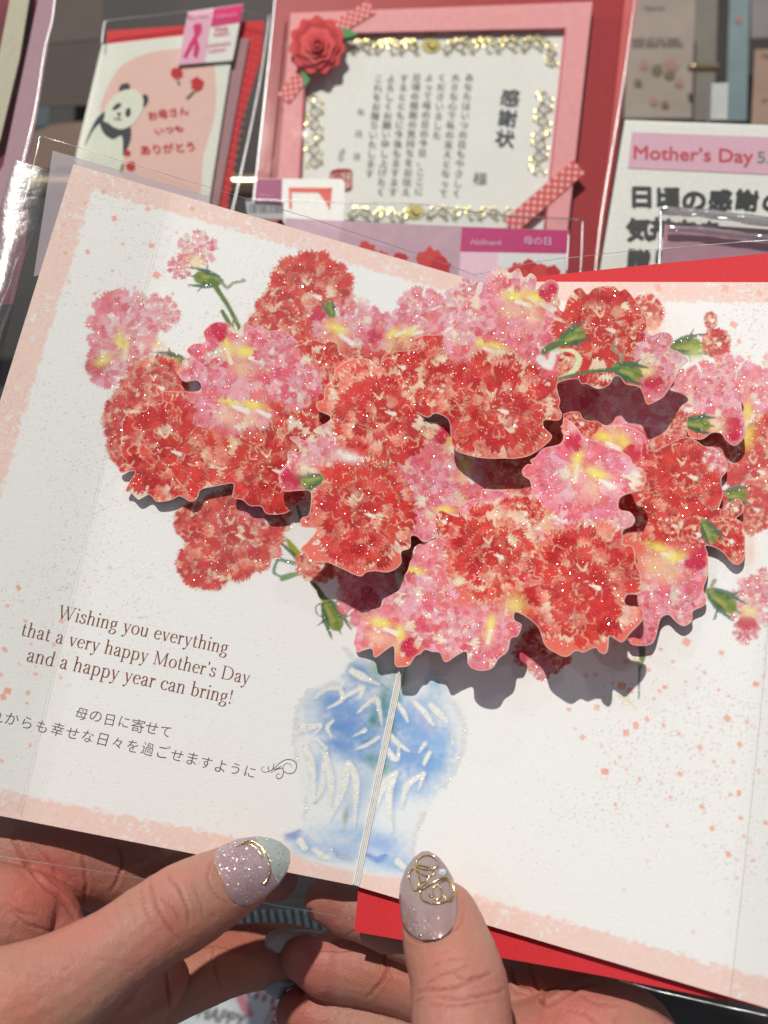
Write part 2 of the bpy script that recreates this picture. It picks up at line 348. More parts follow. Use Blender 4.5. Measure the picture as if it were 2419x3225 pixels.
def carn_red(cv, cx, cy, R0, seed, sx=1.0, sy=1.0, dark=0.0):
    R = np.random.default_rng(seed); k = int(14 + R0 / 14)
    for i in range(k):                                         # pale outer fringe
        a = 2 * math.pi * (i + R.random() * .6) / k; r = R0 * (0.80 + 0.1 * R.random())
        x = cx + math.cos(a) * (r - R0 * .33) * sx; y = cy + math.sin(a) * (r - R0 * .33) * sy
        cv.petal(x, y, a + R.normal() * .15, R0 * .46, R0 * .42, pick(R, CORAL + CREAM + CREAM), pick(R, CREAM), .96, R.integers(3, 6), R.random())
    cv.soft(cx, cy, R0 * .66 * sx, R0 * .66 * sy, 0, (206, 72, 62), 1.0, 1.0)
    for f in (0.88, 0.76, 0.63, 0.50, 0.37, 0.25, 0.13):
        L = R0 * (0.24 + 0.12 * f); n = max(5, int(2 * math.pi * f * R0 / (L * 0.60)))
        for i in range(n):
            a = 2 * math.pi * (i + R.random() * .7) / n + f * 7; rr = f * R0 * (0.94 + R.random() * .12) - L * .8
            x = cx + math.cos(a) * rr * sx; y = cy + math.sin(a) * rr * sy; z = R.random()
            if z < 0.03 + .05 * (f > .85): tip, base = pick(R, CREAM), pick(R, CREAM)
            elif z < 0.20 + 0.22 * (f > .85): tip, base = pick(R, CORAL), pick(R, CREAM)
            else: tip, base = pick(R, REDS), pick(R, CORAL if z < .45 else REDS)
            aa = a + R.normal() * .45; l1 = L * (0.8 + .5 * R.random()); l2 = L * (0.75 + .5 * R.random()); te = R.integers(3, 7); ph = R.random()
            if R.random() < (.30 if R0 > 110 else .13): cv.petal(x, y, aa, l1 + 4.5, l2 + 5, pick(R, HALO), pick(R, HALO), .75, te, ph, gl=0.6)
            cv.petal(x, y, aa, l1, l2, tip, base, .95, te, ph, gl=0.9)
    for i in range(int(5 + R0 / 14)):                                       # cream cracks between clumps
        a = R.random() * 6.28; r = R0 * (0.15 + .7 * R.random()); x = cx + math.cos(a) * r * sx; y = cy + math.sin(a) * r * sy; t = a + R.normal() * .9; l = R0 * .06 * (1 + R.random())
        cv.brush([(x, y), (x + math.cos(t) * l, y + math.sin(t) * l), (x + math.cos(t + .9) * l * 1.7, y + math.sin(t + .9) * l * 1.7)], [2.0, 1.6, .8], (236, 190, 156), .85, 1.4, .5, 3)
    for i in range(int(3 + R0 / 30)):                                       # darker pools of wash
        a = R.random() * 6.28; r = R0 * R.random() * .75; cv.soft(cx + math.cos(a) * r, cy + math.sin(a) * r, R0 * .20, R0 * .14, R.random() * 180, (172, 30, 36), .5, .8, 1.2)
    for i in range(7):
        a = 6.28 * i / 7; x = cx + math.cos(a) * R0 * .17; y = cy + R0 * .12 + math.sin(a) * R0 * .15
        cv.brush([(x, y), (x + math.cos(a + 1.8) * R0 * .08, y + math.sin(a + 1.8) * R0 * .08)], [2.0, 1.2], (240, 200, 165), .9, 1.2, .5)
    cv.brush([(cx + R0 * .05, cy + R0 * .03), (cx + R0 * .20, cy + R0 * .08)], [2.0, 7.0], (240, 228, 216), .95, 1.6, 0)
    cv.brush([(cx - R0 * .15, cy - R0 * .3), (cx - R0 * .05, cy - R0 * .2), (cx + R0 * .02, cy - R0 * .32)], [2, 4, 2], (240, 212, 180), .85, 1.6, .3)
def carn_pink(cv, cx, cy, R0, seed, sx=1.0, sy=1.0, yellow=(), accent=None, pale=0.35):
    R = np.random.default_rng(seed); k = int(9 + R0 / 22)
    cv.soft(cx, cy, R0 * .55 * sx, R0 * .55 * sy, 0, (232, 160, 168), .95, 1.0)
    for f, n_, l_ in ((1.0, k, .50), (0.80, k, .42), (0.62, k - 2, .38), (0.42, 7, .30), (0.24, 5, .24)):
        for i in range(n_):
            a = 2 * math.pi * (i + R.random() * .6) / n_ + f * 5; L = R0 * l_ * (.85 + .3 * R.random()); rr = f * R0 * (0.95 + .08 * R.random()) - L * .85
            x = cx + math.cos(a) * rr * sx; y = cy + math.sin(a) * rr * sy; z = R.random()
            if z < pale * .25: tip, base = pick(R, CREAM), AL(240, 216, 206)
            elif z < pale: tip, base = pick(R, PALEP), pick(R, PALEP)
            else: tip, base = pick(R, PINKS), pick(R, PALEP if z < .75 else PINKS)
            aa = a + R.normal() * .25; l2 = L * (0.72 + .35 * R.random()); te = R.integers(3, 7); ph = R.random()
            if R.random() < .22: cv.petal(x, y, aa, L + 4, l2 + 5, AL(244, 216, 208), AL(242, 206, 200), .7, te, ph)
            cv.petal(x, y, aa, L, l2, tip, base, .92, te, ph)
    for i in range(int(4 + R0 / 20)):
        a = R.random() * 6.28; r = R0 * (.1 + .75 * R.random()); L = R0 * .24 * (.7 + .6 * R.random())
        cv.petal(cx + math.cos(a) * r * sx, cy + math.sin(a) * r * sy, a + R.normal() * .8, L, L * .8, pick(R, PINKS), pick(R, PINKS + PALEP), .75, R.integers(2, 5), R.random())
    for i in range(int(R0 / 34)):
        a = R.random() * 6.28; r = R0 * (.2 + .7 * R.random()); x = cx + math.cos(a) * r * sx; y = cy + math.sin(a) * r * sy; t = a + R.normal() * .7; l = R0 * .10
        cv.brush([(x, y), (x + math.cos(t) * l, y + math.sin(t) * l)], [3.0, 1.0], (242, 226, 220), .85, 1.8, .3)
    for (yx, yy, yr, yrot) in yellow:
        cv.soft(yx, yy, yr * .8, yr * .36, yrot, (246, 226, 104), .92, .25, 1.3); 
        t = rad(yrot); cv.brush([(yx + math.cos(t) * yr * .2, yy + math.sin(t) * yr * .2 + yr * .28), (yx + math.cos(t) * yr * 1.0, yy + math.sin(t) * yr + yr * .35)], [yr * .10, yr * .16], (244, 240, 228), .9, 2.5, 0)
        cv.soft(yx - yr * .2, yy + yr * .9, yr * .6, yr * .45, yrot, (236, 206, 158), .6, 1.0)
    if accent:
        ax, ay, ar = accent; cv.soft(ax, ay, ar, ar * 1.1, 20, MAG, .96, 1.0, 1.6)
        for i in range(6): a = R.random() * 6.28; cv.petal(ax, ay, a, ar, ar * .8, AL(*MAG), AL(206, 50, 84), .85, 4, R.random())
def calyx(cv, x, y, r, ang, seed=0):
    R = np.random.default_rng(seed); a = rad(ang); c, s = math.cos(a), math.sin(a)
    def p(u, v): return (x + (u * c - v * s) * r, y + (u * s + v * c) * r)
    cv.brush([p(-.75, 0), p(0, 0), p(.5, 0)], [r * .22, r * .42, r * .40], (128, 140, 66), 1, 3, .25)
    for v, col in ((-.45, (70, 104, 74)), (.42, (62, 98, 70)), (.0, (106, 126, 58))):
        cv.brush([p(-.6, v * .5), p(.1, v), p(1.15, v * 1.25)], [r * .14, r * .17, r * .03], col, .95, 2, 1.0)
    cv.brush([p(.2, -.3), p(.5, -.9)], [r * .12, r * .03], (74, 108, 76), .95, 2, 1.0); cv.brush([p(.1, .35), p(.2, .95)], [r * .11, r * .02], (60, 92, 70), .95, 2, 1.0)
    cv.brush([p(-.5, .1), p(.3, .08)], [r * .10, r * .12], (158, 164, 84), .8, 4, .2)
STEM = (98, 122, 66)
def Z(r, x, y): 
    o = {1: (200, 900), 2: (900, 800), 3: (1619, 800), 4: (400, 1400), 5: (1000, 1400), 6: (1619, 1400), 7: (800, 2000)}[r]
    return o[0] + x / 2.07375, o[1] + y / 2.07375
def ZP(*segs):
    out = []
    for r, pts in segs: out += [Z(r, *q) for q in pts]
    return out
# ------------------------------------------------------------------ the card's planes (two pages of 124.5 x 180 mm, opened to 145 degrees)
SB = np.array([-8.466, -100.974, -273.554]); UP = unit([0.20976, 0.95503, -0.20958])
LV = unit([-0.95999928, 0.24182543, 0.14114478]); RV = unit([0.89487772, -0.10115497, 0.43469706])
PW, PH = 124.5, 180.0
GAP = 1.6
SBR = SB + RV * GAP
PL = Plane(SB, np.cross(UP, LV)); PR = Plane(SBR, np.cross(RV, UP))
def uvL(P): d = P - SB; return d @ LV, d @ UP
def anchors(*a):
    pts = [({'L': PL, 'R': PR}[s]).hit(x, y, h) for (x, y, s, h) in a]
    return Plane(pts[0], np.cross(pts[1] - pts[0], pts[2] - pts[0]))
PRINT = print_mat(); WHITE = mat('white_paper_edge', (0.78, 0.77, 0.75), .7)
CARD = empty('pop_up_card', SB + UP * 0, 'open pop-up greeting card with glittery red and pink paper carnations above a blue printed vase', 'greeting card')
# ---- page canvas
cv = Canvas(-60, 700, 2560, 2320)
rng = np.random.default_rng(5)
cv.brush([(700, 980), (730, 1040), (757, 1130)], [7, 9, 10], STEM, 1, 3, .6)
cv.brush([(735, 1010), (725, 1060)], [4, 8], (76, 108, 76), .9, 3, .8)
carn_pink(cv, 624, 782, 62, 11, 1.15, .9, yellow=(), pale=.7); carn_pink(cv, 566, 840, 42, 12, pale=.1)
cv.soft(620, 830, 30, 22, 20, (238, 222, 150), .8, 1)
calyx(cv, 655, 878, 52, 190, 1); cv.brush([(690, 880), (715, 905), (735, 890), (770, 884), (762, 878)], [7, 6, 5, 5, 3], (120, 140, 104), .9, 2, 1)
cv.brush([(668, 885), (690, 920), (722, 970), (757, 1040)], [12, 9, 8, 8], STEM, 1, 3, .6)
carn_pink(cv, 385, 1030, 120, 13, .95, 1.05, yellow=[(375, 1080, 46, 100)], accent=(296, 1152, 34)); carn_pink(cv, 490, 990, 72, 14, 1.1, .9, pale=.5); carn_pink(cv, 330, 1150, 72, 17, .8, 1.1, accent=(300, 1155, 36)); carn_pink(cv, 520, 1000, 40, 15, pale=.9)
cv.soft(420, 1110, 15, 45, 10, (240, 234, 224), .8, .3); carn_pink(cv, 430, 1130, 62, 16, .9, 1.2, yellow=[(398, 1086, 34, 100)]); cv.soft(500, 1090, 26, 24, 0, (236, 200, 150), .9, 1); cv.soft(325, 1135, 28, 15, -20, (232, 224, 110), .9, .4)
calyx(cv, 540, 1135, 50, 180, 2)
carn_red(cv, 490, 1215, 112, 20, 1.05, .9); carn_red(cv, 405, 1320, 96, 21, .9, 1.15); carn_red(cv, 390, 1400, 70, 22, .8, 1.1)
carn_red(cv, 977, 925, 150, 23, 1.0, .92); carn_red(cv, 880, 980, 80, 24)
cv.soft(800, 1000, 26, 20, 0, (206, 214, 166), .8, .4)
for (x, y, r, sd) in ((1000, 1150, 130, 30), (1110, 1160, 120, 31), (1230, 1130, 110, 32), (900, 1120, 100, 33), (1330, 1130, 100, 34), (850, 1050, 90, 35)): carn_red(cv, x, y, r, sd)
carn_pink(cv, 1180, 1035, 72, 41, 1.1, .9); carn_pink(cv, 1100, 1015, 98, 40, 1.25, .7, yellow=[(1062, 1035, 55, 30)], accent=(1000, 988, 28))
carn_pink(cv, 1325, 990, 92, 42, 1, .9, yellow=[(1240, 1050, 40, -30), (1290, 1045, 40, -20)], accent=(1180, 1060, 28)); carn_pink(cv, 1440, 970, 64, 43, .9, 1.1, pale=.8); carn_pink(cv, 1485, 905, 40, 44)
calyx(cv, 1040, 975, 30, 250, 4)
carn_red(cv, 650, 1775, 100, 51, 1.05, .85); carn_red(cv, 615, 1640, 76, 54, 1.0, .8); carn_red(cv, 735, 1680, 160, 50, 1.08, .98); carn_red(cv, 830, 1640, 90, 52, 1.0, .9)
cv.soft(800, 1610, 52, 28, 25, (214, 118, 150), .9, 1.0, 1.4)
for a in ((905, 1700, 934, 1745, 945, 1770),): cv.brush([(a[0], a[1]), (a[2], a[3]), (a[4], a[5])], [6, 16, 8], (150, 158, 50), 1, 3, .5)
cv.brush([(952, 1780), (905, 1768), (875, 1765), (862, 1800), (880, 1814)], [9, 7, 5, 7, 4], (96, 136, 108), .95, 2.5, .5)
cv.brush([(890, 1820), (930, 1808), (956, 1802)], [11, 9, 4], (96, 150, 92), .95, 2.5, .5)
cv.brush([(888, 1712), (912, 1735), (940, 1762)], [4, 7, 6], (60, 100, 70), .95, 2.5, .8)
cv.brush([(975, 1820), (1005, 1862), (1042, 1925)], [7, 9, 13], STEM, 1, 2.5, .6)
cv.brush([(935, 1590), (950, 1640)], [5, 7], (90, 110, 80), .9, 3, 0)
carn_red(cv, 1003, 1780, 66, 53, 1.25, .85); cv.soft(960, 1785, 30, 16, 0, (240, 170, 140), .8, 1)
calyx(cv, 1045, 1935, 62, 65, 5); cv.brush([(1010, 1900), (994, 1912), (1000, 1935), (1030, 1945)], [3, 3, 3, 2], (70, 104, 60), .9, 1.5, .3); cv.brush([(1052, 1898), (1075, 1890), (1105, 1905), (1085, 1922)], [4, 4, 8, 5], (92, 112, 40), .9, 2, .3)
for (x, y, r, sd) in ((1150, 1800, 100, 60), (1110, 1600, 120, 61), (1250, 1650, 120, 62), (1300, 1500, 130, 63), (1450, 1500, 130, 64), (1350, 1750, 120, 65), (1600, 1450, 130, 66), (1560, 1650, 130, 67), (1750, 1500, 120, 68), (1700, 1300, 130, 69), (1850, 1650, 130, 70), (1500, 1850, 120, 71), (1950, 1500, 130, 73)): carn_red(cv, x, y, r, sd)
carn_pink(cv, 1160, 1880, 100, 74, 1, 1.1, pale=.15, accent=(1150, 1890, 50))
carn_pink(cv, 1900, 1260, 150, 75, 1.2, 1, pale=.1, yellow=[(1850, 1340, 60, 20)], accent=(1860, 1260, 40)); carn_pink(cv, 2050, 1330, 120, 76, pale=.1, accent=(2030, 1380, 40)); carn_pink(cv, 2080, 1250, 90, 77, pale=.15)
carn_red(cv, 2035, 985, 62, 78, 1.0, 1.0); cv.soft(2060, 1040, 30, 40, 0, (240, 190, 160), .8, .8)
carn_red(cv, 2255, 1080, 52, 79, 1.0, 1.0); carn_red(cv, 2238, 1008, 26, 80, .9, 1.3); cv.soft(2290, 1130, 26, 24, 0, (228, 100, 84), .9, 1)
calyx(cv, 2160, 1088, 56, -5, 6); cv.soft(2190, 1110, 30, 26, 0, (176, 190, 110), .9, .6)
carn_pink(cv, 2150, 1225, 58, 81, .9, 1.3, pale=.1); carn_pink(cv, 2225, 1215, 80, 82, pale=.7); carn_pink(cv, 2300, 1180, 76, 83, 1, .8, pale=.5); carn_pink(cv, 2290, 1260, 90, 83, pale=.6)
carn_pink(cv, 2430, 1230, 110, 84, 1, 1.2, yellow=[(2355, 1300, 50, 90)], pale=.15); carn_red(cv, 2440, 1400, 110, 85); carn_red(cv, 2380, 1480, 110, 86); carn_red(cv, 2370, 1600, 85, 87, .8, 1.1); carn_red(cv, 2500, 1550, 100, 88)
cv.soft(2352, 1370, 24, 40, 10, (244, 220, 96), .85, .4); cv.soft(2365, 1740, 28, 70, 0, (240, 190, 160), .7, .8)
calyx(cv, 2310, 1560, 48, 0, 7)
for (x, y, r, sd) in ((2160, 1350, 60, 90), (2230, 1420, 90, 91), (2100, 1450, 90, 92), (2200, 1600, 100, 93)): carn_red(cv, x, y, r, sd)
carn_pink(cv, 2370, 1900, 84, 94, .9, 1.2, pale=.7, accent=None); carn_pink(cv, 2350, 1985, 46, 95, .9, 1, accent=(2352, 1970, 34)); cv.soft(2360, 1925, 26, 20, 0, (240, 226, 140), .8, .5); carn_pink(cv, 2410, 1850, 60, 96, pale=.5)
calyx(cv, 2272, 1890, 62, 35, 8); cv.brush([(2245, 1880), (2240, 1850), (2250, 1828)], [8, 6, 8], (140, 150, 104), .9, 2, 1); cv.brush([(2256, 1925), (2255, 1945), (2245, 1950)], [4, 3, 2], (70, 90, 80), .9, 1.5, 0)
carn_red(cv, 1715, 2045, 88, 97, 1.1, 1.0); carn_pink(cv, 1650, 2060, 40, 98, accent=(1650, 2060, 30)); carn_pink(cv, 1708, 2105, 40, 99, .9, 1, pale=.1)
carn_pink(cv, 2020, 1960, 60, 100, pale=.1)
cv.brush([(2020, 2030), (2022, 2070), (2014, 2110), (2012, 2200)], [13, 11, 5, 3], (96, 118, 74), .95, 2.5, .2); cv.brush([(2000, 2078), (2024, 2095)], [9, 4], (214, 216, 150), .9, 2, .2); cv.brush([(1945, 2190), (1975, 2205), (2005, 2235)], [6, 8, 3], (222, 218, 160), .8, 3, .1)
# ---- vase canvas
vs = Canvas(790, 1990, 1560, 2840)
def V_(x, y): return Z(7, x, y)
vs.soft(*V_(830, 930), 330, 480, 8, (226, 231, 234), .95, 0, .7)
for (x, y, r1, r2, ro, c, o) in ((680, 235, 92, 70, 20, (92, 136, 190), .9), (760, 300, 90, 60, 10, (120, 160, 205), .8), (500, 430, 120, 80, -10, (84, 138, 200), .9), (640, 490, 150, 90, 0, (104, 152, 212), .9), (560, 600, 150, 70, 0, (74, 134, 198), .95), (700, 650, 130, 80, 0, (96, 150, 210), .9),
    (560, 720, 110, 50, 10, (70, 130, 200), .85), (960, 530, 110, 90, 60, (84, 142, 206), .95), (1080, 640, 150, 110, 40, (120, 164, 220), .9), (1000, 790, 150, 90, 0, (108, 154, 214), .9), (1150, 860, 120, 90, -30, (110, 160, 216), .9), (1220, 700, 80, 130, 10, (124, 174, 222), .8), (1130, 450, 110, 70, 0, (150, 186, 220), .8),
    (1190, 320, 60, 60, 0, (130, 180, 216), .7), (640, 780, 110, 60, 0, (120, 164, 216), .8), (430, 860, 50, 110, 10, (150, 184, 220), .7), (720, 980, 60, 150, 10, (156, 190, 222), .7), (920, 1000, 60, 110, 10, (104, 156, 212), .75), (1080, 1010, 100, 60, 0, (150, 190, 224), .7), (600, 1290, 200, 60, 0, (168, 198, 226), .75), (820, 1360, 160, 70, 10, (124, 164, 220), .85),
    (900, 1490, 170, 60, 8, (130, 180, 228), .85), (560, 1400, 180, 60, 8, (150, 184, 222), .8), (240, 1310, 70, 34, 10, (100, 136, 192), .85), (330, 1380, 90, 60, 20, (150, 186, 222), .8), (640, 1130, 60, 80, 20, (170, 198, 226), .7), (860, 480, 60, 120, 10, (98, 150, 196), .8), (380, 450, 60, 120, 0, (190, 206, 222), .7), (870, 760, 200, 100, 0, (112, 158, 214), .6), (650, 560, 90, 40, 0, (130, 150, 210), .5), (1110, 560, 80, 30, 50, (170, 170, 216), .6), (780, 500, 40, 30, 20, (90, 160, 200), .7)):
    vs.soft(*V_(x, y), r1 / 2.0, r2 / 2.0, ro, tuple(q + (240 - q) * .02 for q in c), o * (.95 if y < 900 else .92), 0, 1.0)
for (x, y, r1, r2, c, o) in ((780, 560, 36, 60, (70, 134, 130), .8), (840, 440, 30, 90, (96, 150, 130), .8), (930, 400, 60, 40, (90, 160, 170), .8), (960, 270, 50, 70, (120, 160, 120), .8), (800, 220, 40, 60, (140, 180, 150), .8), (900, 600, 40, 50, (70, 140, 150), .7), (760, 810, 50, 40, (80, 146, 150), .8), (850, 870, 40, 60, (84, 150, 140), .8), (600, 1180, 18, 70, (130, 150, 100), .6), (890, 640, 30, 40, (60, 120, 110), .7), (740, 700, 40, 20, (70, 130, 150), .7)):
    vs.soft(*V_(x, y), r1 / 2.07, r2 / 2.07, 8, c, o, 0, 1)
GW = (238, 234, 226)
def vb(pts, w, col=GW, op=1.0, so=3.2, gl=1.0):
    vs.brush([V_(q[0] + 9, q[1] + 9) for q in pts], [q / 1.5 for q in w], (104, 142, 196), .34, 6, 0); w = [q * 1.02 for q in w]
    vs.brush([V_(*p) for p in pts], [q / 2.07 for q in w], col, op, so, gl)
for pts, w in (([(640, 235), (700, 268), (820, 325)], [20, 26, 3]), ([(405, 408), (470, 350), (565, 345)], [8, 16, 14]), ([(565, 350), (575, 420), (480, 480)], [14, 14, 4]), ([(570, 420), (705, 345), (690, 410)], [8, 16, 6]), ([(680, 505), (790, 415), (820, 490), (835, 585)], [6, 18, 14, 3]),
    ([(935, 445), (975, 500), (1005, 565)], [12, 16, 6]), ([(1050, 440), (1110, 500), (1170, 585)], [12, 20, 10]), ([(1150, 455), (1210, 510), (1260, 565)], [16, 26, 10]), ([(515, 560), (478, 605), (505, 665)], [8, 14, 6]), ([(650, 662), (725, 622)], [4, 12]), ([(665, 748), (740, 715), (815, 668)], [3, 13, 10]),
    ([(890, 640), (930, 700), (1015, 760)], [6, 18, 4]), ([(850, 700), (900, 790), (935, 810), (945, 740)], [8, 20, 14, 6]), ([(1080, 765), (1115, 712)], [6, 14]), ([(1145, 770), (1110, 840)], [14, 12]), ([(335, 735), (375, 850), (392, 1080)], [22, 24, 10]), ([(392, 1080), (445, 990), (462, 775)], [10, 18, 14]), ([(470, 780), (500, 950), (498, 1110)], [16, 24, 6]),
    ([(490, 1215), (580, 1010), (612, 835)], [3, 22, 18]), ([(620, 835), (665, 960), (655, 1260)], [18, 24, 3]), ([(750, 1240), (850, 980), (930, 895)], [3, 22, 12]), ([(930, 900), (880, 1050), (900, 1280)], [12, 24, 6]), ([(1110, 905), (1000, 985), (965, 1120)], [10, 20, 4]), ([(1110, 905), (1075, 1010)], [14, 6]), ([(300, 600), (430, 590), (400, 640)], [16, 14, 5]), ([(270, 640), (400, 600)], [10, 10]),
    ([(400, 1405), (440, 1435), (505, 1462)], [16, 22, 6]), ([(300, 1345), (330, 1385)], [22, 22]), ([(940, 1480), (975, 1510)], [22, 20]), ([(410, 680), (470, 740)], [10, 12])): vb(pts, w)
vb([(520, 1405), (560, 1440), (630, 1455)], [10, 16, 10], (170, 190, 214)); vb([(740, 1435), (800, 1465), (855, 1440)], [12, 18, 12], (130, 160, 214)); vb([(250, 1310), (295, 1275)], [10, 8], (150, 170, 210))
for _ in range(2600):                                                       # silver glitter grains sit in the white strokes
    gi_ = rng.integers(0, vs.h - 3); gj_ = rng.integers(0, vs.w - 3)
    if vs.g[gi_, gj_] > .8: vs.c[gi_:gi_ + 2, gj_:gj_ + 1 + rng.integers(0, 2)] *= rng.uniform(.62, .9)
for pts in ([(360, 360), (300, 460), (270, 580), (262, 690), (280, 830)], [(335, 1060), (335, 1200)], [(1240, 300), (1245, 350)], [(1285, 430), (1340, 500), (1378, 620), (1350, 760), (1310, 880), (1240, 985)], [(1110, 1160), (1075, 1250), (1045, 1350), (1025, 1450)], [(500, 320), (430, 380)], [(580, 80), (640, 140)], [(1300, 640), (1310, 720)]):
    P = smooth_poly(np.array(pts, float), 12, False) if len(pts) > 2 else np.linspace(pts[0], pts[1], 12)
    for q in P: vs.soft(*V_(q[0] + rng.normal() * 7, q[1] + rng.normal() * 6), 4.5 + 3 * rng.random(), 5, 0, (214, 216, 216), .8, 1.0)
vpoly = smooth_poly([V_(*p) for p in ((640, 170), (760, 150), (900, 140), (1100, 190), (1240, 290), (1340, 440), (1388, 600), (1372, 760), (1300, 900), (1190, 1030), (1110, 1170), (1062, 1290), (1030, 1400), (1010, 1500), (985, 1570), (700, 1545), (460, 1490), (300, 1440), (225, 1375), (185, 1315), (250, 1285), (310, 1255), (338, 1170), (338, 1080), (292, 900), (262, 720), (262, 600), (290, 480), (350, 380), (470, 320), (580, 260))], 5)
yy_, xx_ = np.mgrid[0:vs.h, 0:vs.w]; X_ = vs.x0 + xx_ * vs.st; Y_ = vs.y0 + yy_ * vs.st
r_ = np.zeros(X_.shape, bool)
for i in range(len(vpoly)):
    (x1, y1), (x2, y2) = vpoly[i], vpoly[(i + 1) % len(vpoly)]
    if y1 != y2: r_ ^= ((Y_ > min(y1, y2)) & (Y_ <= max(y1, y2)) & (X_ < (Y_ - y1) / (y2 - y1) * (x2 - x1) + x1))
r_ = r_.astype(float)
for _ in range(26): r_ = (r_ + np.roll(r_, 1, 0) + np.roll(r_, -1, 0) + np.roll(r_, 1, 1) + np.roll(r_, -1, 1)) / 5
vs.cov = np.clip(vs.cov, .75 * r_, 1) * r_ + vs.cov * (1 - r_) * (vs.g > .2)
# ------------------------------------------------------------------ pages
def paper(u, v, seed, side):
    """plain printed paper: pink sponge border, brown fly-specks, salmon confetti (u, v in mm)"""
    n = len(u); c = np.zeros((n, 3)) + AL(240, 239, 233); g = np.zeros(n)
    d_out = PW - u; d_v = np.minimum(v, PH - v)
    edge = np.minimum(d_out - 1.2, d_v) + (fbm(u / 1.1, v / 1.1, seed, 3) - .5) * 2.4
    wob = 6.4
    m = np.clip((wob - edge) / 0.7, 0, 1); hole = np.clip((fbm(u / .9, v / .9, seed + 5, 2) - .64) * 9, 0, 1) * np.clip((fbm(u / 9, v / 9, seed + 8, 2) - .40) * 5, 0, 1)
    m = m * (1 - .75 * hole) * (.66 + .35 * fbm(u / .7, v / .7, seed + 2, 2)); m = np.clip(m, 0, 1)
    pk = AL(240, 200, 188) ; c = c * (1 - m[:, None]) + pk * m[:, None]
    # fly-specks
    dens = np.clip(fbm(u / 16, v / 16, seed + 11, 2) * 2.2 - .62, 0, 1)
    if side == 'L': dens = dens * np.clip((u - 28) / 30, 0, 1) * np.clip((v - 22) / 30, .25, 1)
    else: dens = dens * np.clip((u - 34) / 26, 0, 1) * np.clip((v - 12) / 20, 0, 1)
    sp = fbm(u / .42, v / .42, seed + 13, 2); s = np.clip((sp - (.845 - .15 * dens)) * 14, 0, 1) * (dens > .02)
    tint = np.where((fbm(u / 3, v / 3, seed + 14, 1) > .5)[:, None], AL(206, 158, 150), AL(176, 170, 172))
    c = c * (1 - .48 * s[:, None]) + tint * .48 * s[:, None]
    return c, g
def confetti(c, px, py, spots):
    R = np.random.default_rng(77)
    for (x, y, r, k) in spots:
        a = R.random() * 1.5; X = (px - x) * math.cos(a) + (py - y) * math.sin(a); Y = -(px - x) * math.sin(a) + (py - y) * math.cos(a)
        d = np.maximum(np.abs(X), np.abs(Y) * (1.0 + .4 * R.random())) - r * (1 + .0)
        w = np.clip(.5 - d / 3.0, 0, 1) * k * .82; col = AL(236, 156, 130)
        c[:] = c * (1 - w[:, None]) + col * w[:, None]
_R = np.random.default_rng(31)
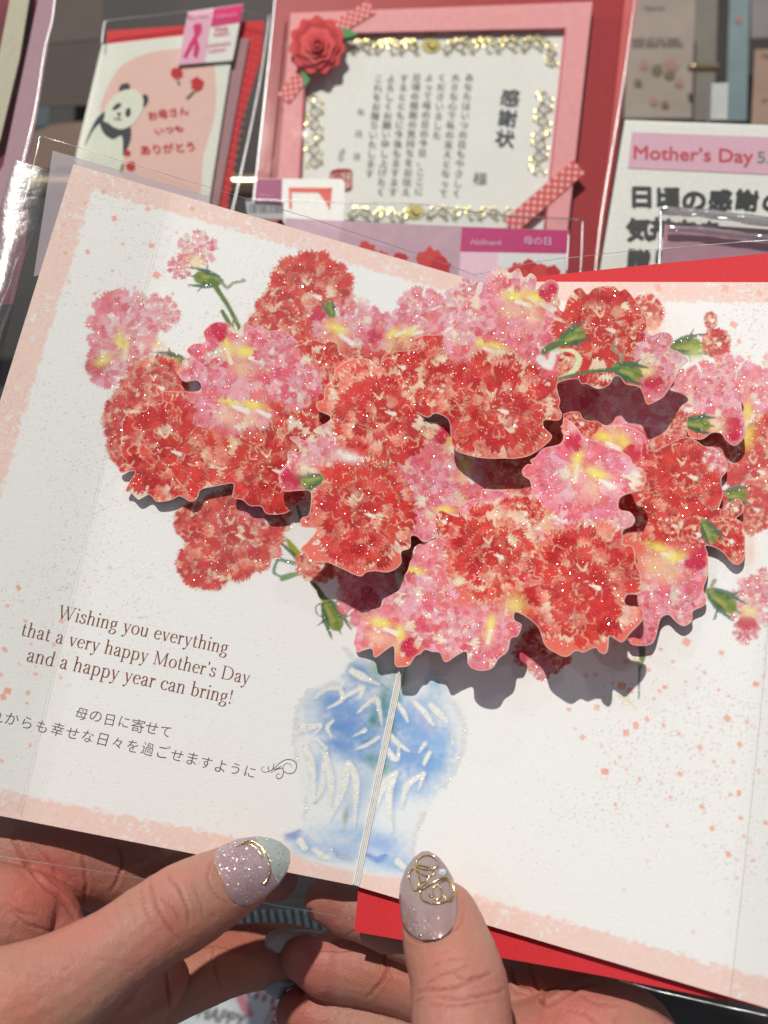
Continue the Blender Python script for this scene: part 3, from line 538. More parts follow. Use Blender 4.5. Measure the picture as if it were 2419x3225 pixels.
CONF = [(325, 605, 7, .9), (268, 640, 5, .8), (466, 658, 8, .8), (360, 688, 8, 1), (605, 657, 8, .9), (203, 707, 5, .9), (477, 773, 8, 1), (276, 793, 8, 1), (387, 768, 5, .8), (206, 797, 5, .8), (408, 812, 5, .5), (493, 866, 11, 1), (354, 852, 5, .8), (218, 889, 5, .6), (423, 906, 6, .8), (299, 925, 5, .9), (544, 925, 5, .9), (595, 900, 5, .7), (556, 732, 5, .7),
    (58, 1851, 9, 1), (23, 1908, 6, .9), (80, 1956, 6, .8), (193, 1957, 7, .9), (40, 1978, 4, .7), (98, 2028, 5, .8), (170, 2030, 7, .7), (15, 2046, 9, .9), (2, 2125, 6, .9), (112, 2123, 6, .9), (24, 2176, 11, 1), (10, 2195, 10, 1), (88, 2182, 7, .9), (85, 2215, 5, .9), (191, 2134, 6, .8), (95, 2346, 6, .9), (5, 2396, 6, .9), (60, 2090, 4, .8), (112, 2100, 4, .6),
    (2073, 906, 12, .7), (2284, 908, 11, .6), (2393, 922, 9, .6), (2419, 943, 5, .7), (2311, 1022, 12, .9), (2328, 1075, 8, .9), (2379, 1007, 3, .8), (2360, 1126, 6, .9), (2081, 981, 7, .6), (1760, 960, 6, .5), (2298, 1110, 5, .5),
    (2162, 2022, 12, .9), (2081, 2045, 7, .8), (2272, 2056, 8, .9), (2120, 2083, 6, .8), (2049, 2063, 6, .7), (1970, 2084, 8, .8), (2043, 2110, 7, .8), (2195, 2106, 4, .8), (2219, 2118, 7, .8), (2160, 2147, 5, .8), (2094, 2164, 8, .9), (1876, 2124, 7, .8), (1958, 2160, 13, 1), (1985, 2175, 10, .9), (1931, 2151, 5, .8), (2076, 2176, 6, .8), (2264, 2173, 5, .8), (2296, 2192, 5, .8), (2381, 2155, 10, 1), (1936, 2028, 8, .7), (2405, 2130, 5, .6),
    (1906, 2430, 12, 1), (2142, 2438, 9, .9), (2014, 2454, 7, .8), (2081, 2466, 4, .8), (1972, 2422, 5, .7), (2327, 2498, 9, 1), (2300, 2503, 6, .9), (2112, 2510, 6, .8), (1938, 2534, 6, .9), (2210, 2540, 8, .9), (2333, 2576, 7, .9), (2220, 2558, 5, .7), (2102, 2601, 6, .8), (2243, 2609, 8, .9), (2343, 2634, 6, .8), (2412, 2592, 8, .9), (2294, 2691, 9, 1), (2320, 2766, 5, .8), (2374, 2709, 5, .8), (2266, 2470, 4, .7), (2389, 2427, 5, .7), (2248, 2400, 6, .8), (2310, 2400, 6, .8), (2039, 2712, 6, .4), (1965, 2803, 6, .4), (2292, 2870, 6, .4), (2183, 2935, 6, .4),
    (1792, 2235, 7, .8), (1880, 2228, 9, .7), (1835, 2322, 8, .8), (2003, 2285, 11, .9), (2038, 2265, 9, .8), (1972, 2308, 10, .9), (1895, 2350, 6, .6), (2290, 2262, 11, .9), (2352, 2274, 7, .7), (2138, 2310, 6, .8), (2090, 2285, 7, .8), (2330, 2345, 9, .9), (1954, 2385, 6, .6), (2205, 2354, 9, .8), (1812, 2295, 6, .5), (1846, 2128, 8, .7), (2060, 2200, 6, .7), (2170, 2230, 6, .7), (2240, 2290, 5, .7)]
CONF += [(2419 + 300 * _R.random(), 1900 + 900 * _R.random(), 5 + 5 * _R.random(), .8) for _ in range(18)] + [(-330 * _R.random(), 1700 + 700 * _R.random(), 5 + 5 * _R.random(), .8) for _ in range(16)]
def page(name, S, Vd, side, seed):
    st = 0.315; nu = int(PW / st); nv = int(PH / st)
    u, v = np.meshgrid(np.linspace(0, PW, nu + 1), np.linspace(0, PH, nv + 1)); u = u.ravel(); v = v.ravel()
    P = S + np.outer(u, Vd) + np.outer(v, UP); px, py = to_px(P)
    c, g = paper(u, v, seed, side)
    sel = (np.array([t[0] for t in CONF]) < 1250) if side == 'L' else (np.array([t[0] for t in CONF]) >= 1250)
    confetti(c, px, py, [t for t, k in zip(CONF, sel) if k])
    for can in (cv, vs):
        ins = (px > can.x0) & (px < can.x0 + can.w * can.st - 4) & (py > can.y0) & (py < can.y0 + can.h * can.st - 4)
        i = np.clip(((px - can.x0) / can.st).astype(int), 0, can.w - 1); j = np.clip(((py - can.y0) / can.st).astype(int), 0, can.h - 1)
        k = can.cov[j, i] * ins; k = np.clip(k * (2.6 if can is vs else 1.0), 0, 1); cc, gg = can.sample(px, py); c = c * (1 - k[:, None]) + cc * k[:, None]; g = g * (1 - k) + gg[:, 0] * k
    n0 = len(u); back = [[0, nu, 0], [1, 1, 1]]
    n = np.cross(UP, Vd) if side == 'L' else np.cross(Vd, UP)
    idx = np.arange(n0).reshape(nv + 1, nu + 1)
    q = np.stack([idx[:-1, :-1], idx[:-1, 1:], idx[1:, 1:], idx[1:, :-1]], -1).reshape(-1, 4)
    if side == 'L': q = q[:, ::-1]
    o = obj(name, P, PRINT, CARD, quads=q, colors=np.column_stack([c, g]))
    # thickness: board behind the print with pale cut edges
    e = .03; B0 = [S + Vd * a + UP * b - n * .02 for a, b in ((0, 0), (PW, 0), (PW, PH), (0, PH))]
    F = np.array(B0); B = F - n * .75; PP, polys = slab_geo(F, B); obj('page_board', PP, WHITE if side == 'R' else mat('salmon_cut_edge', AL(238, 150, 128), .7), o, polys=polys)
    return o
left_page = page('page', SB, LV, 'L', 3); right_page = page('page', SBR, RV, 'R', 40)
# spine: the layered folded edges of the pop-up sheets in the valley
J = Join()
nmid = unit(PL.n + PR.n)
for k, (a, h) in enumerate(((-.15, .10), (.45, .55), (.95, .25), (1.5, .5))):
    base = SB + RV * a
    F = np.array([base + UP * .2 + nmid * h, base + RV * .42 + UP * .2 + nmid * (h - .05), base + RV * .42 + UP * (PH - .5) + nmid * (h - .05), base + UP * (PH - .5) + nmid * h])
    J.add(*slab_geo(F, F - nmid * 1.5))
J.build('spine_fold', mat('spine_paper', (.76, .75, .71), .75, bump=.3, scale=700), CARD)
# ------------------------------------------------------------------ pop-up carnation layers
def inside(poly, X, Y):
    r = np.zeros(X.shape, bool); n = len(poly)
    for i in range(n):
        x1, y1 = poly[i]; x2, y2 = poly[(i + 1) % n]
        if y1 == y2: continue
        r ^= ((Y > min(y1, y2)) & (Y <= max(y1, y2)) & (X < (Y - y1) / (y2 - y1) * (x2 - x1) + x1))
    return r
def nearest(poly, X, Y):
    bd = np.full(X.shape, 1e18); bx = X.copy(); by = Y.copy(); n = len(poly)
    for i in range(n):
        a = poly[i]; ab = poly[(i + 1) % n] - a; t = np.clip(((X - a[0]) * ab[0] + (Y - a[1]) * ab[1]) / (ab @ ab + 1e-12), 0, 1)
        qx = a[0] + t * ab[0]; qy = a[1] + t * ab[1]; d = (X - qx) ** 2 + (Y - qy) ** 2; k = d < bd
        bd[k] = d[k]; bx[k] = qx[k]; by[k] = qy[k]
    return bx, by, np.sqrt(bd)
def cutout(name, pts, plane, paint, step=2.3, curl=.5, seed=0, lab=None, bend=None):
    poly = smooth_poly(pts, 5); x0, y0 = poly.min(0) - 6; x1, y1 = poly.max(0) + 6
    can = Canvas(x0 - 10, y0 - 10, x1 + 10, y1 + 10, 2.0, base=(224, 112, 96)); can.g += 1; paint(can)
    X, Y = np.meshgrid(np.arange(x0, x1, step), np.arange(y0, y1, step)); ins = inside(poly, X, Y); sh = X.shape
    keep = ins[:-1, :-1] | ins[1:, :-1] | ins[1:, 1:] | ins[:-1, 1:]
    used = np.zeros(sh, bool); used[:-1, :-1] |= keep; used[1:, :-1] |= keep; used[1:, 1:] |= keep; used[:-1, 1:] |= keep
    fx = X[used].copy(); fy = Y[used].copy(); out = ~ins[used]
    # distance field on every used vertex (also trims the outside ones to the cut line)
    near = np.zeros(sh, bool); m = 6
    er = ins.copy()
    for _ in range(m): er = er & np.roll(er, 1, 0) & np.roll(er, -1, 0) & np.roll(er, 1, 1) & np.roll(er, -1, 1)
    zone = (~er)[used]; dist = np.full(fx.shape, m * step)
    bx, by, bd = nearest(poly, fx[zone], fy[zone]); dist[zone] = np.minimum(bd, m * step)
    zi = np.where(zone)[0]; o_ = out[zi]; fx[zi[o_]] = bx[o_]; fy[zi[o_]] = by[o_]; dist[zi[o_]] = 0
    def lift(x, y): 
        h = curl * 2 * (fbm(x / 120 + seed, y / 120, seed + 3, 2) - .5)
        return h + (bend(x, y) if bend else 0)
    P = plane.hit(fx, fy) + plane.n * lift(fx, fy)[:, None]
    ids = np.full(sh, -1); ids[used] = np.arange(len(fx)); k = np.where(keep)
    q = np.stack([ids[k], ids[k[0] + 1, k[1]], ids[k[0] + 1, k[1] + 1], ids[k[0], k[1] + 1]], -1)
    c, g = can.sample(fx, fy); rim = np.clip(1 - dist / 3.0, 0, 1) * .8; c = c * (1 - rim[:, None]) + AL(238, 200, 190) * rim[:, None]
    g = g[:, 0] * np.clip(dist / 4, 0, 1)
    o = obj(name, P, PRINT, CARD, quads=q, colors=np.column_stack([c, g]), smooth=True)
    if lab: o['label'] = lab
    F = plane.hit(poly[:, 0], poly[:, 1]) + plane.n * (lift(poly[:, 0], poly[:, 1]) - .01)[:, None]; B = F - plane.n * .42; n = len(poly)
    P2 = np.concatenate([F, B]); polys = [[i, i + n, (i + 1) % n + n, (i + 1) % n] for i in range(n)]
    # paper back as a strip-filled sheet following the same lift
    obj('cut_edge', P2, WHITE, o, polys=polys)
    return o
PLN_A = anchors((300, 1400, 'L', 2.2), (900, 1000, 'L', 3.2), (900, 1600, 'L', 3.4))
PLN_C = anchors((1250, 1150, 'L', 4.5), (1560, 1420, 'R', 10.0), (2050, 1150, 'R', 11.5))
PLN_D = anchors((930, 1500, 'L', 8.5), (1180, 1800, 'L', 12.0), (1500, 1500, 'L', 7.0))
PLN_D = anchors((1000, 1250, 'L', 7.5), (1100, 1780, 'L', 11.5), (1400, 1480, 'L', 8.5))
PLN_E = anchors((1250, 2050, 'L', 9.5), (1560, 1650, 'R', 11.0), (1990, 1900, 'R', 17.0))
PLN_F = anchors((1900, 1400, 'R', 4.2), (2250, 1500, 'R', 3.2), (2100, 1950, 'R', 3.4))
PLN_G = anchors((2200, 1200, 'R', 2.4), (2320, 1200, 'R', 4.4), (2280, 1380, 'R', 4.4))
def paint_A(c):
    for (x, y, r, s) in ((971, 1334, 130, 101), (1010, 1170, 130, 102), (1060, 1240, 110, 103), (900, 1130, 90, 104), (803, 1358, 130, 105), (1060, 1500, 110, 106), (660, 1290, 110, 108), (1050, 1400, 100, 109)): carn_red(c, x, y, r, s)
    carn_red(c, 850, 1475, 178, 110); carn_red(c, 530, 1415, 186, 111, 1.05, 1.0)
    carn_pink(c, 930, 1200, 88, 112, 1, 1, pale=.6); carn_pink(c, 735, 1262, 128, 113, 1.25, .8, yellow=[(725, 1262, 56, 15), (800, 1275, 50, 20)])
    carn_pink(c, 760, 1110, 170, 114, 1.15, .85, yellow=[(712, 1085, 44, 70), (775, 1108, 60, 10)], accent=(682, 1045, 38)); carn_pink(c, 640, 1150, 80, 115, 1, .9, pale=.6)
    carn_pink(c, 870, 1085, 80, 116, pale=.2)
A_POLY = ZP((1, [(915, 300), (985, 240), (1060, 240), (1100, 265), (1130, 310), (1160, 268), (1200, 252), (1250, 275), (1290, 263), (1335, 292), (1380, 293), (1450, 300), (1490, 330), (1530, 370)]), (2, [(60, 610), (100, 588), (180, 560), (250, 580), (290, 568), (340, 592), (350, 645), (420, 760), (330, 1400), (130, 1659)]),
    (1, [(1620, 1415), (1580, 1405), (1540, 1412), (1500, 1450), (1440, 1488), (1330, 1490), (1290, 1442), (1220, 1438), (1170, 1400), (1105, 1380), (1112, 1295), (1050, 1298), (990, 1310), (900, 1332), (875, 1385), (830, 1410), (760, 1375), (700, 1400), (610, 1410), (560, 1365), (490, 1395), (440, 1350), (405, 1340), (430, 1285), (468, 1212), (380, 1220), (362, 1190), (410, 1150), (375, 1090), (382, 960), (385, 880), (440, 812), (530, 818), (565, 775), (645, 765), (648, 692), (750, 690), (870, 690), (900, 655), (870, 618), (790, 625), (750, 575), (780, 540), (775, 490), (830, 460), (805, 420), (850, 380), (928, 368)]))
cutout('carnation_layer', A_POLY, PLN_A, paint_A, curl=.35, seed=1, lab='left layer of red carnations with pink and yellow blooms above')
def paint_C(c):
    carn_red(c, 1382, 1180, 150, 121); carn_red(c, 1250, 1150, 110, 122); carn_red(c, 1400, 1290, 120, 123); carn_red(c, 1700, 1200, 130, 124)
    carn_pink(c, 1690, 1080, 120, 125, 1, 1, pale=.35); carn_pink(c, 1510, 930, 86, 126, pale=.85); carn_pink(c, 1520, 1080, 110, 127, 1.2, .7, yellow=[(1515, 1078, 50, 20), (1568, 1092, 40, 20)]); carn_pink(c, 1490, 1010, 80, 130, pale=.7)
    carn_pink(c, 1620, 930, 132, 128, 1.1, .9, yellow=[(1618, 935, 50, 10), (1690, 935, 60, 20)], accent=(1728, 922, 34))
    carn_red(c, 1560, 1285, 186, 129, 1.05, 1.0)
    carn_red(c, 1870, 1160, 90, 131, 1.6, .7); carn_red(c, 1900, 1030, 165, 132, 1.0, 1.05); carn_red(c, 2000, 1080, 70, 133)
    carn_pink(c, 2090, 1120, 92, 134, 1, .9, pale=.9); carn_pink(c, 2062, 1210, 56, 135, .9, 1.1, pale=.1, accent=(2060, 1208, 34)); carn_pink(c, 2085, 1060, 46, 136, pale=.3); c.soft(2035, 1165, 24, 20, 0, (234, 226, 150), .8, .5)
    c.brush([(1700, 1130), (1730, 1150), (1745, 1110), (1760, 1110)], [12, 14, 10, 6], (240, 236, 226), .9, 4, 0)
    c.brush([(1745, 1106), (1800, 1105), (1825, 1135), (1800, 1175), (1760, 1192)], [3, 6, 9, 8, 4], (214, 222, 178), .95, 1.5, .1)
    calyx(c, 1800, 1062, 50, -25, 9); c.brush([(1712, 1110), (1740, 1090), (1775, 1080)], [8, 12, 8], (84, 116, 66), .95, 2.5, .8)
    calyx(c, 1975, 1168, 54, 18, 10); c.brush([(1750, 1196), (1850, 1172), (1950, 1162)], [3, 5, 7], (80, 112, 76), 1, 2, .8); c.brush([(1935, 1078), (1932, 1100), (1960, 1120), (1955, 1140)], [5, 5, 5, 6], (140, 140, 118), .9, 2, 1)
C_POLY = ZP((2, [(620, 700), (700, 640), (860, 620), (840, 560), (900, 530), (1000, 525), (1100, 470), (1150, 330), (1185, 285), (1250, 270), (1280, 240), (1290, 180), (1340, 110), (1400, 80), (1465, 122), (1520, 92), (1555, 152), (1600, 125), (1637, 160)]), (3, [(138, 235), (190, 190), (240, 166), (290, 198), (283, 268), (300, 305), (290, 345), (322, 372), (345, 300), (390, 232), (440, 222), (480, 262), (520, 225), (600, 206), (660, 214), (690, 242), (725, 227), (760, 258), (800, 312), (845, 370), (868, 430), (870, 500), (900, 530), (950, 511), (1010, 516), (1040, 560), (1010, 610), (1080, 640), (1135, 690), (1085, 740), (1040, 830), (980, 925), (925, 962), (870, 980), (845, 920), (815, 868), (730, 848), (690, 800), (652, 802), (620, 852), (550, 880), (480, 850), (440, 848), (410, 816), (290, 842), (285, 900), (300, 955), (292, 1000), (312, 1045), (290, 1085), (200, 1085), (195, 1130), (247, 1190), (200, 1250), (100, 1315), (0, 1336)]),
    (2, [(1440, 1334), (1330, 1335), (1240, 1325), (1120, 1290), (1085, 1240), (1078, 1170), (1060, 1080), (980, 1040), (900, 1060), (700, 900)]))
cutout('carnation_layer', C_POLY, PLN_C, paint_C, curl=.4, seed=2, lab='upper right layer with large red carnations and a pink bud')
def paint_D(c):
    c.soft(1100, 1435, 60, 40, 0, (236, 234, 226), .95, 0); carn_red(c, 1040, 1370, 90, 150)
    carn_pink(c, 1500, 1450, 120, 141, pale=.3); carn_pink(c, 1360, 1420, 140, 142, 1, 1, pale=.5, yellow=[(1410, 1385, 56, 40), (1465, 1465, 44, 60)], accent=(1388, 1368, 34)); carn_pink(c, 1040, 1400, 70, 143, pale=.8)
    carn_pink(c, 1345, 1600, 128, 144, .95, 1.05, yellow=[(1400, 1606, 46, 10)]); carn_pink(c, 1340, 1500, 100, 145, pale=.2)
    carn_pink(c, 950, 1450, 78, 146, .9, 1, pale=.9); carn_red(c, 1060, 1560, 80, 147); 
    carn_red(c, 1140, 1612, 182, 148, 1.0, 1.1); carn_red(c, 1205, 1290, 180, 149, 1.05, 1.02); c.soft(1100, 1438, 38, 18, 15, (236, 236, 230), .98, 0, 1.2)
    carn_pink(c, 925, 1500, 46, 151, pale=.1, accent=(922, 1500, 38)); calyx(c, 985, 1510, 42, 165, 11); c.soft(960, 1470, 22, 20, 0, (236, 228, 190), .8, .2)
D_POLY = ZP((2, [(610, 728), (632, 695), (655, 668), (692, 656), (728, 690), (800, 748), (845, 820), (858, 882), (910, 876), (955, 882), (968, 960), (992, 1030), (960, 1058), (890, 1092), (980, 1100), (1075, 1106), (1120, 1180), (1300, 1230), (1400, 1350), (1400, 1500)]), (5, [(1065, 340), (980, 372), (930, 420), (925, 520), (900, 640), (780, 608), (700, 636), (650, 597), (612, 600), (605, 675), (547, 702), (545, 780), (470, 832), (380, 826), (322, 832), (290, 858), (242, 846), (190, 820)]),
    (4, [(1370, 790), (1300, 762), (1200, 762), (1178, 712), (1140, 672), (1190, 622), (1242, 542), (1150, 527), (1143, 472), (1192, 448), (1208, 335), (1190, 292), (1100, 292), (1035, 295), (1000, 250), (1005, 170), (1052, 100), (1058, 32), (1130, 36)]), (2, [(75, 1232), (30, 1190), (70, 1178), (120, 1205), (200, 1214), (205, 1170), (185, 1140), (275, 1092), (292, 1052), (215, 1012), (205, 958), (250, 940), (262, 860), (320, 790), (330, 732), (400, 682), (480, 660), (560, 672)]))
cutout('carnation_layer', D_POLY, PLN_D, paint_D, curl=.4, seed=3, lab='front left layer with deep red carnations and a crimson bud', bend=lambda x, y: -2.6 * np.clip((1290 - y) / 200, 0, 1) ** 1.5 - 1.6 * np.clip((1250 - x) / 300, 0, 1) ** 2)
def paint_F(c):
    carn_pink(c, 1930, 1370, 130, 161, pale=.2, yellow=[(1900, 1375, 60, 20), (1970, 1400, 60, 60)], accent=(1990, 1430, 34)); carn_red(c, 1820, 1330, 70, 162, 1.2, .8)
    carn_red(c, 2040, 1600, 120, 163); carn_red(c, 2110, 1650, 110, 164); carn_red(c, 2158, 1494, 165, 165, 1.05, 1.05); carn_pink(c, 2265, 1440, 52, 166, pale=.7)
    carn_red(c, 2290, 1700, 76, 167, .95, 1.1); carn_red(c, 2310, 1600, 42, 168, .8, 1); carn_red(c, 2190, 1680, 60, 169); calyx(c, 2232, 1672, 44, 60, 12)
    carn_pink(c, 2120, 1830, 118, 170, 1, 1, pale=.45, yellow=[(2075, 1725, 50, 20), (2130, 1755, 60, -10)], accent=(2190, 1758, 44)); carn_pink(c, 2050, 1950, 84, 171, .9, 1.2, pale=.1); carn_pink(c, 2160, 1930, 50, 172, pale=.5); c.soft(2055, 1790, 40, 40, 0, (240, 190, 150), .8, 1)
F_POLY = ZP((3, [(322, 1062), (342, 1040), (380, 1030), (430, 1036), (452, 1078), (500, 1092), (540, 1092), (600, 1120), (700, 1120), (800, 1150), (856, 1195), (880, 1280), (950, 1270), (1040, 1225), (1100, 1200), (1160, 1200), (1240, 1252), (1300, 1260), (1345, 1290), (1390, 1355), (1386, 1420), (1352, 1470), (1365, 1560)]),
    (6, [(1350, 380), (1340, 412), (1380, 425), (1420, 372), (1470, 358), (1500, 405), (1488, 450), (1450, 482), (1490, 512), (1510, 600), (1505, 735), (1470, 780), (1440, 780), (1410, 758), (1370, 710), (1312, 672), (1250, 662), (1266, 720), (1264, 850), (1236, 940), (1256, 1000), (1240, 1050), (1168, 1088), (1162, 1150), (1110, 1185), (1060, 1160), (1010, 1112), (962, 1132), (942, 1190), (920, 1270), (888, 1306), (800, 1312), (740, 1270), (600, 1000), (500, 500)]), (3, [(500, 1500), (350, 1200)]))
cutout('carnation_layer', F_POLY, PLN_F, paint_F, curl=.35, seed=4, lab='right hand layer with coral carnations and a hanging red bud')
def paint_G(c):
    carn_pink(c, 2270, 1250, 100, 181, pale=.75); carn_pink(c, 2225, 1215, 60, 184, pale=.6); carn_pink(c, 2308, 1345, 52, 182, .9, 1.1, pale=.1, accent=(2308, 1350, 40)); c.soft(2255, 1340, 30, 24, 0, (236, 226, 180), .8, .6); calyx(c, 2195, 1335, 48, 8, 13)
G_POLY = ZP((3, [(1130, 1060), (1165, 1040), (1170, 960), (1172, 860), (1210, 810), (1300, 800), (1400, 790), (1462, 840), (1500, 890), (1482, 975), (1506, 1100), (1505, 1190), (1442, 1250), (1388, 1220), (1350, 1172), (1290, 1168), (1222, 1210), (1140, 1182)]))
cutout('carnation_layer', G_POLY, PLN_G, paint_G, curl=.15, seed=5, lab='small pale pink bud layer at the upper right')
def paint_E(c):
    carn_red(c, 1700, 1750, 140, 191); carn_red(c, 1700, 1900, 120, 192); carn_pink(c, 1540, 1590, 110, 193, pale=.4); carn_pink(c, 1680, 1600, 100, 194, pale=.5)
    carn_pink(c, 1830, 1620, 150, 195, 1.1, .8, yellow=[(1735, 1612, 50, 15)], accent=None, pale=.35); carn_pink(c, 1960, 1640, 60, 204, pale=.9); carn_pink(c, 1840, 1480, 178, 196, 1.1, .85, yellow=[(1820, 1445, 50, 100), (1880, 1492, 56, 25)], accent=(1808, 1395, 34), pale=.3)
    carn_pink(c, 1350, 1762, 118, 197, .9, 1.1, yellow=[(1305, 1800, 50, 10)], pale=.2); carn_pink(c, 1300, 1880, 80, 198, pale=.8)
    carn_pink(c, 1365, 1950, 110, 199, pale=.55); carn_pink(c, 1550, 1995, 132, 200, 1, .9, yellow=[(1545, 1965, 44, 100)], pale=.3); carn_pink(c, 1180, 1960, 118, 201, 1.15, .85, yellow=[(1200, 1962, 56, 15), (1262, 2000, 46, 80)], accent=(1290, 2040, 34), pale=.2)
    carn_pink(c, 1430, 2010, 80, 202, pale=.7); carn_red(c, 1390, 1640, 60, 203, .8, 1.1)
    carn_red(c, 1640, 1610, 70, 207, 1.3, .7); carn_red(c, 1548, 1742, 160, 205, .95, 1.1); c.soft(1624, 1905, 30, 30, 0, (240, 222, 120), .8, .6); carn_red(c, 1846, 1836, 200, 206, 1.0, 1.05)
E_POLY = ZP((3, [(105, 1345), (140, 1322), (190, 1270), (300, 1242), (325, 1180), (318, 1110), (330, 1070), (400, 1120), (460, 1200), (530, 1222), (610, 1262), (700, 1290), (758, 1330), (782, 1382), (836, 1402), (862, 1470), (832, 1540)]), (6, [(820, 300), (740, 322), (692, 352), (680, 402), (702, 430), (758, 442), (790, 490), (770, 530), (712, 560), (710, 612), (712, 652), (778, 670), (796, 780), (824, 850), (824, 968), (740, 980), (720, 1030), (752, 1056), (800, 1060), (845, 1082), (836, 1150), (762, 1230), (708, 1290), (660, 1270), (622, 1256), (612, 1340), (588, 1368), (552, 1350), (540, 1328), (500, 1332), (450, 1355), (400, 1345), (340, 1384), (270, 1360), (200, 1310), (160, 1200), (100, 1140), (20, 1095)]),
    (5, [(1280, 1108), (1286, 1148), (1330, 1176), (1308, 1248), (1262, 1266), (1240, 1350), (1182, 1400), (1150, 1452), (1100, 1475), (1030, 1470), (982, 1432), (970, 1352), (900, 1382), (832, 1420), (800, 1362), (742, 1352), (700, 1340), (672, 1368), (640, 1382), (600, 1440), (552, 1452), (508, 1440), (500, 1322), (455, 1336), (376, 1390), (356, 1335), (300, 1345), (258, 1356), (238, 1302), (170, 1296), (160, 1242), (140, 1210), (150, 1150), (180, 1090), (300, 1085), (405, 1065), (428, 1012), (500, 972), (540, 940), (560, 870), (592, 820), (625, 700), (655, 658), (760, 622), (800, 592), (770, 512), (782, 450), (812, 430), (860, 452), (930, 470), (932, 412), (982, 370), (1062, 345), (1080, 292), (1200, 302), (1380, 332), (1388, 240), (1345, 205), (1338, 165), (1370, 128), (1402, 130)]))
cutout('carnation_layer', E_POLY, PLN_E, paint_E, curl=.45, seed=6, lab='lowest front layer of pink blooms and two red carnations over the vase')
# paper struts that hold the layers off the pages
STRUT = mat('white_card_strut', (.74, .72, .70), .75)
def strut(x, y, pg, pln, w=9, h=12):
    n = pg.n; a = pg.hit(x, y, .1); d = pln.p - a; tt = (d @ pln.n) / (n @ pln.n) - 2.6; v = UP; J = Join()
    for s in (0, 1):
        u0 = np.cross(n, v) * (s * w - w / 2); F = np.array([a + u0 - v * h / 2, a + u0 + v * h / 2, a + u0 + v * h / 2 + n * tt, a + u0 - v * h / 2 + n * tt]); J.add(*slab_geo(F, F + np.cross(n, v) * .3))
    J.build('paper_strut', STRUT, CARD)
for a in ((760, 1380, PL, PLN_A), (1500, 1250, PR, PLN_C), (1200, 1500, PL, PLN_D), (1500, 1750, PR, PLN_E), (2150, 1560, PR, PLN_F), (2260, 1230, PR, PLN_G)): strut(*a)
# ------------------------------------------------------------------ lettering printed on the left page
INK = mat('brown_ink', AL(128, 80, 60), .7); INK2 = mat('dusk_ink', AL(104, 84, 84), .7)
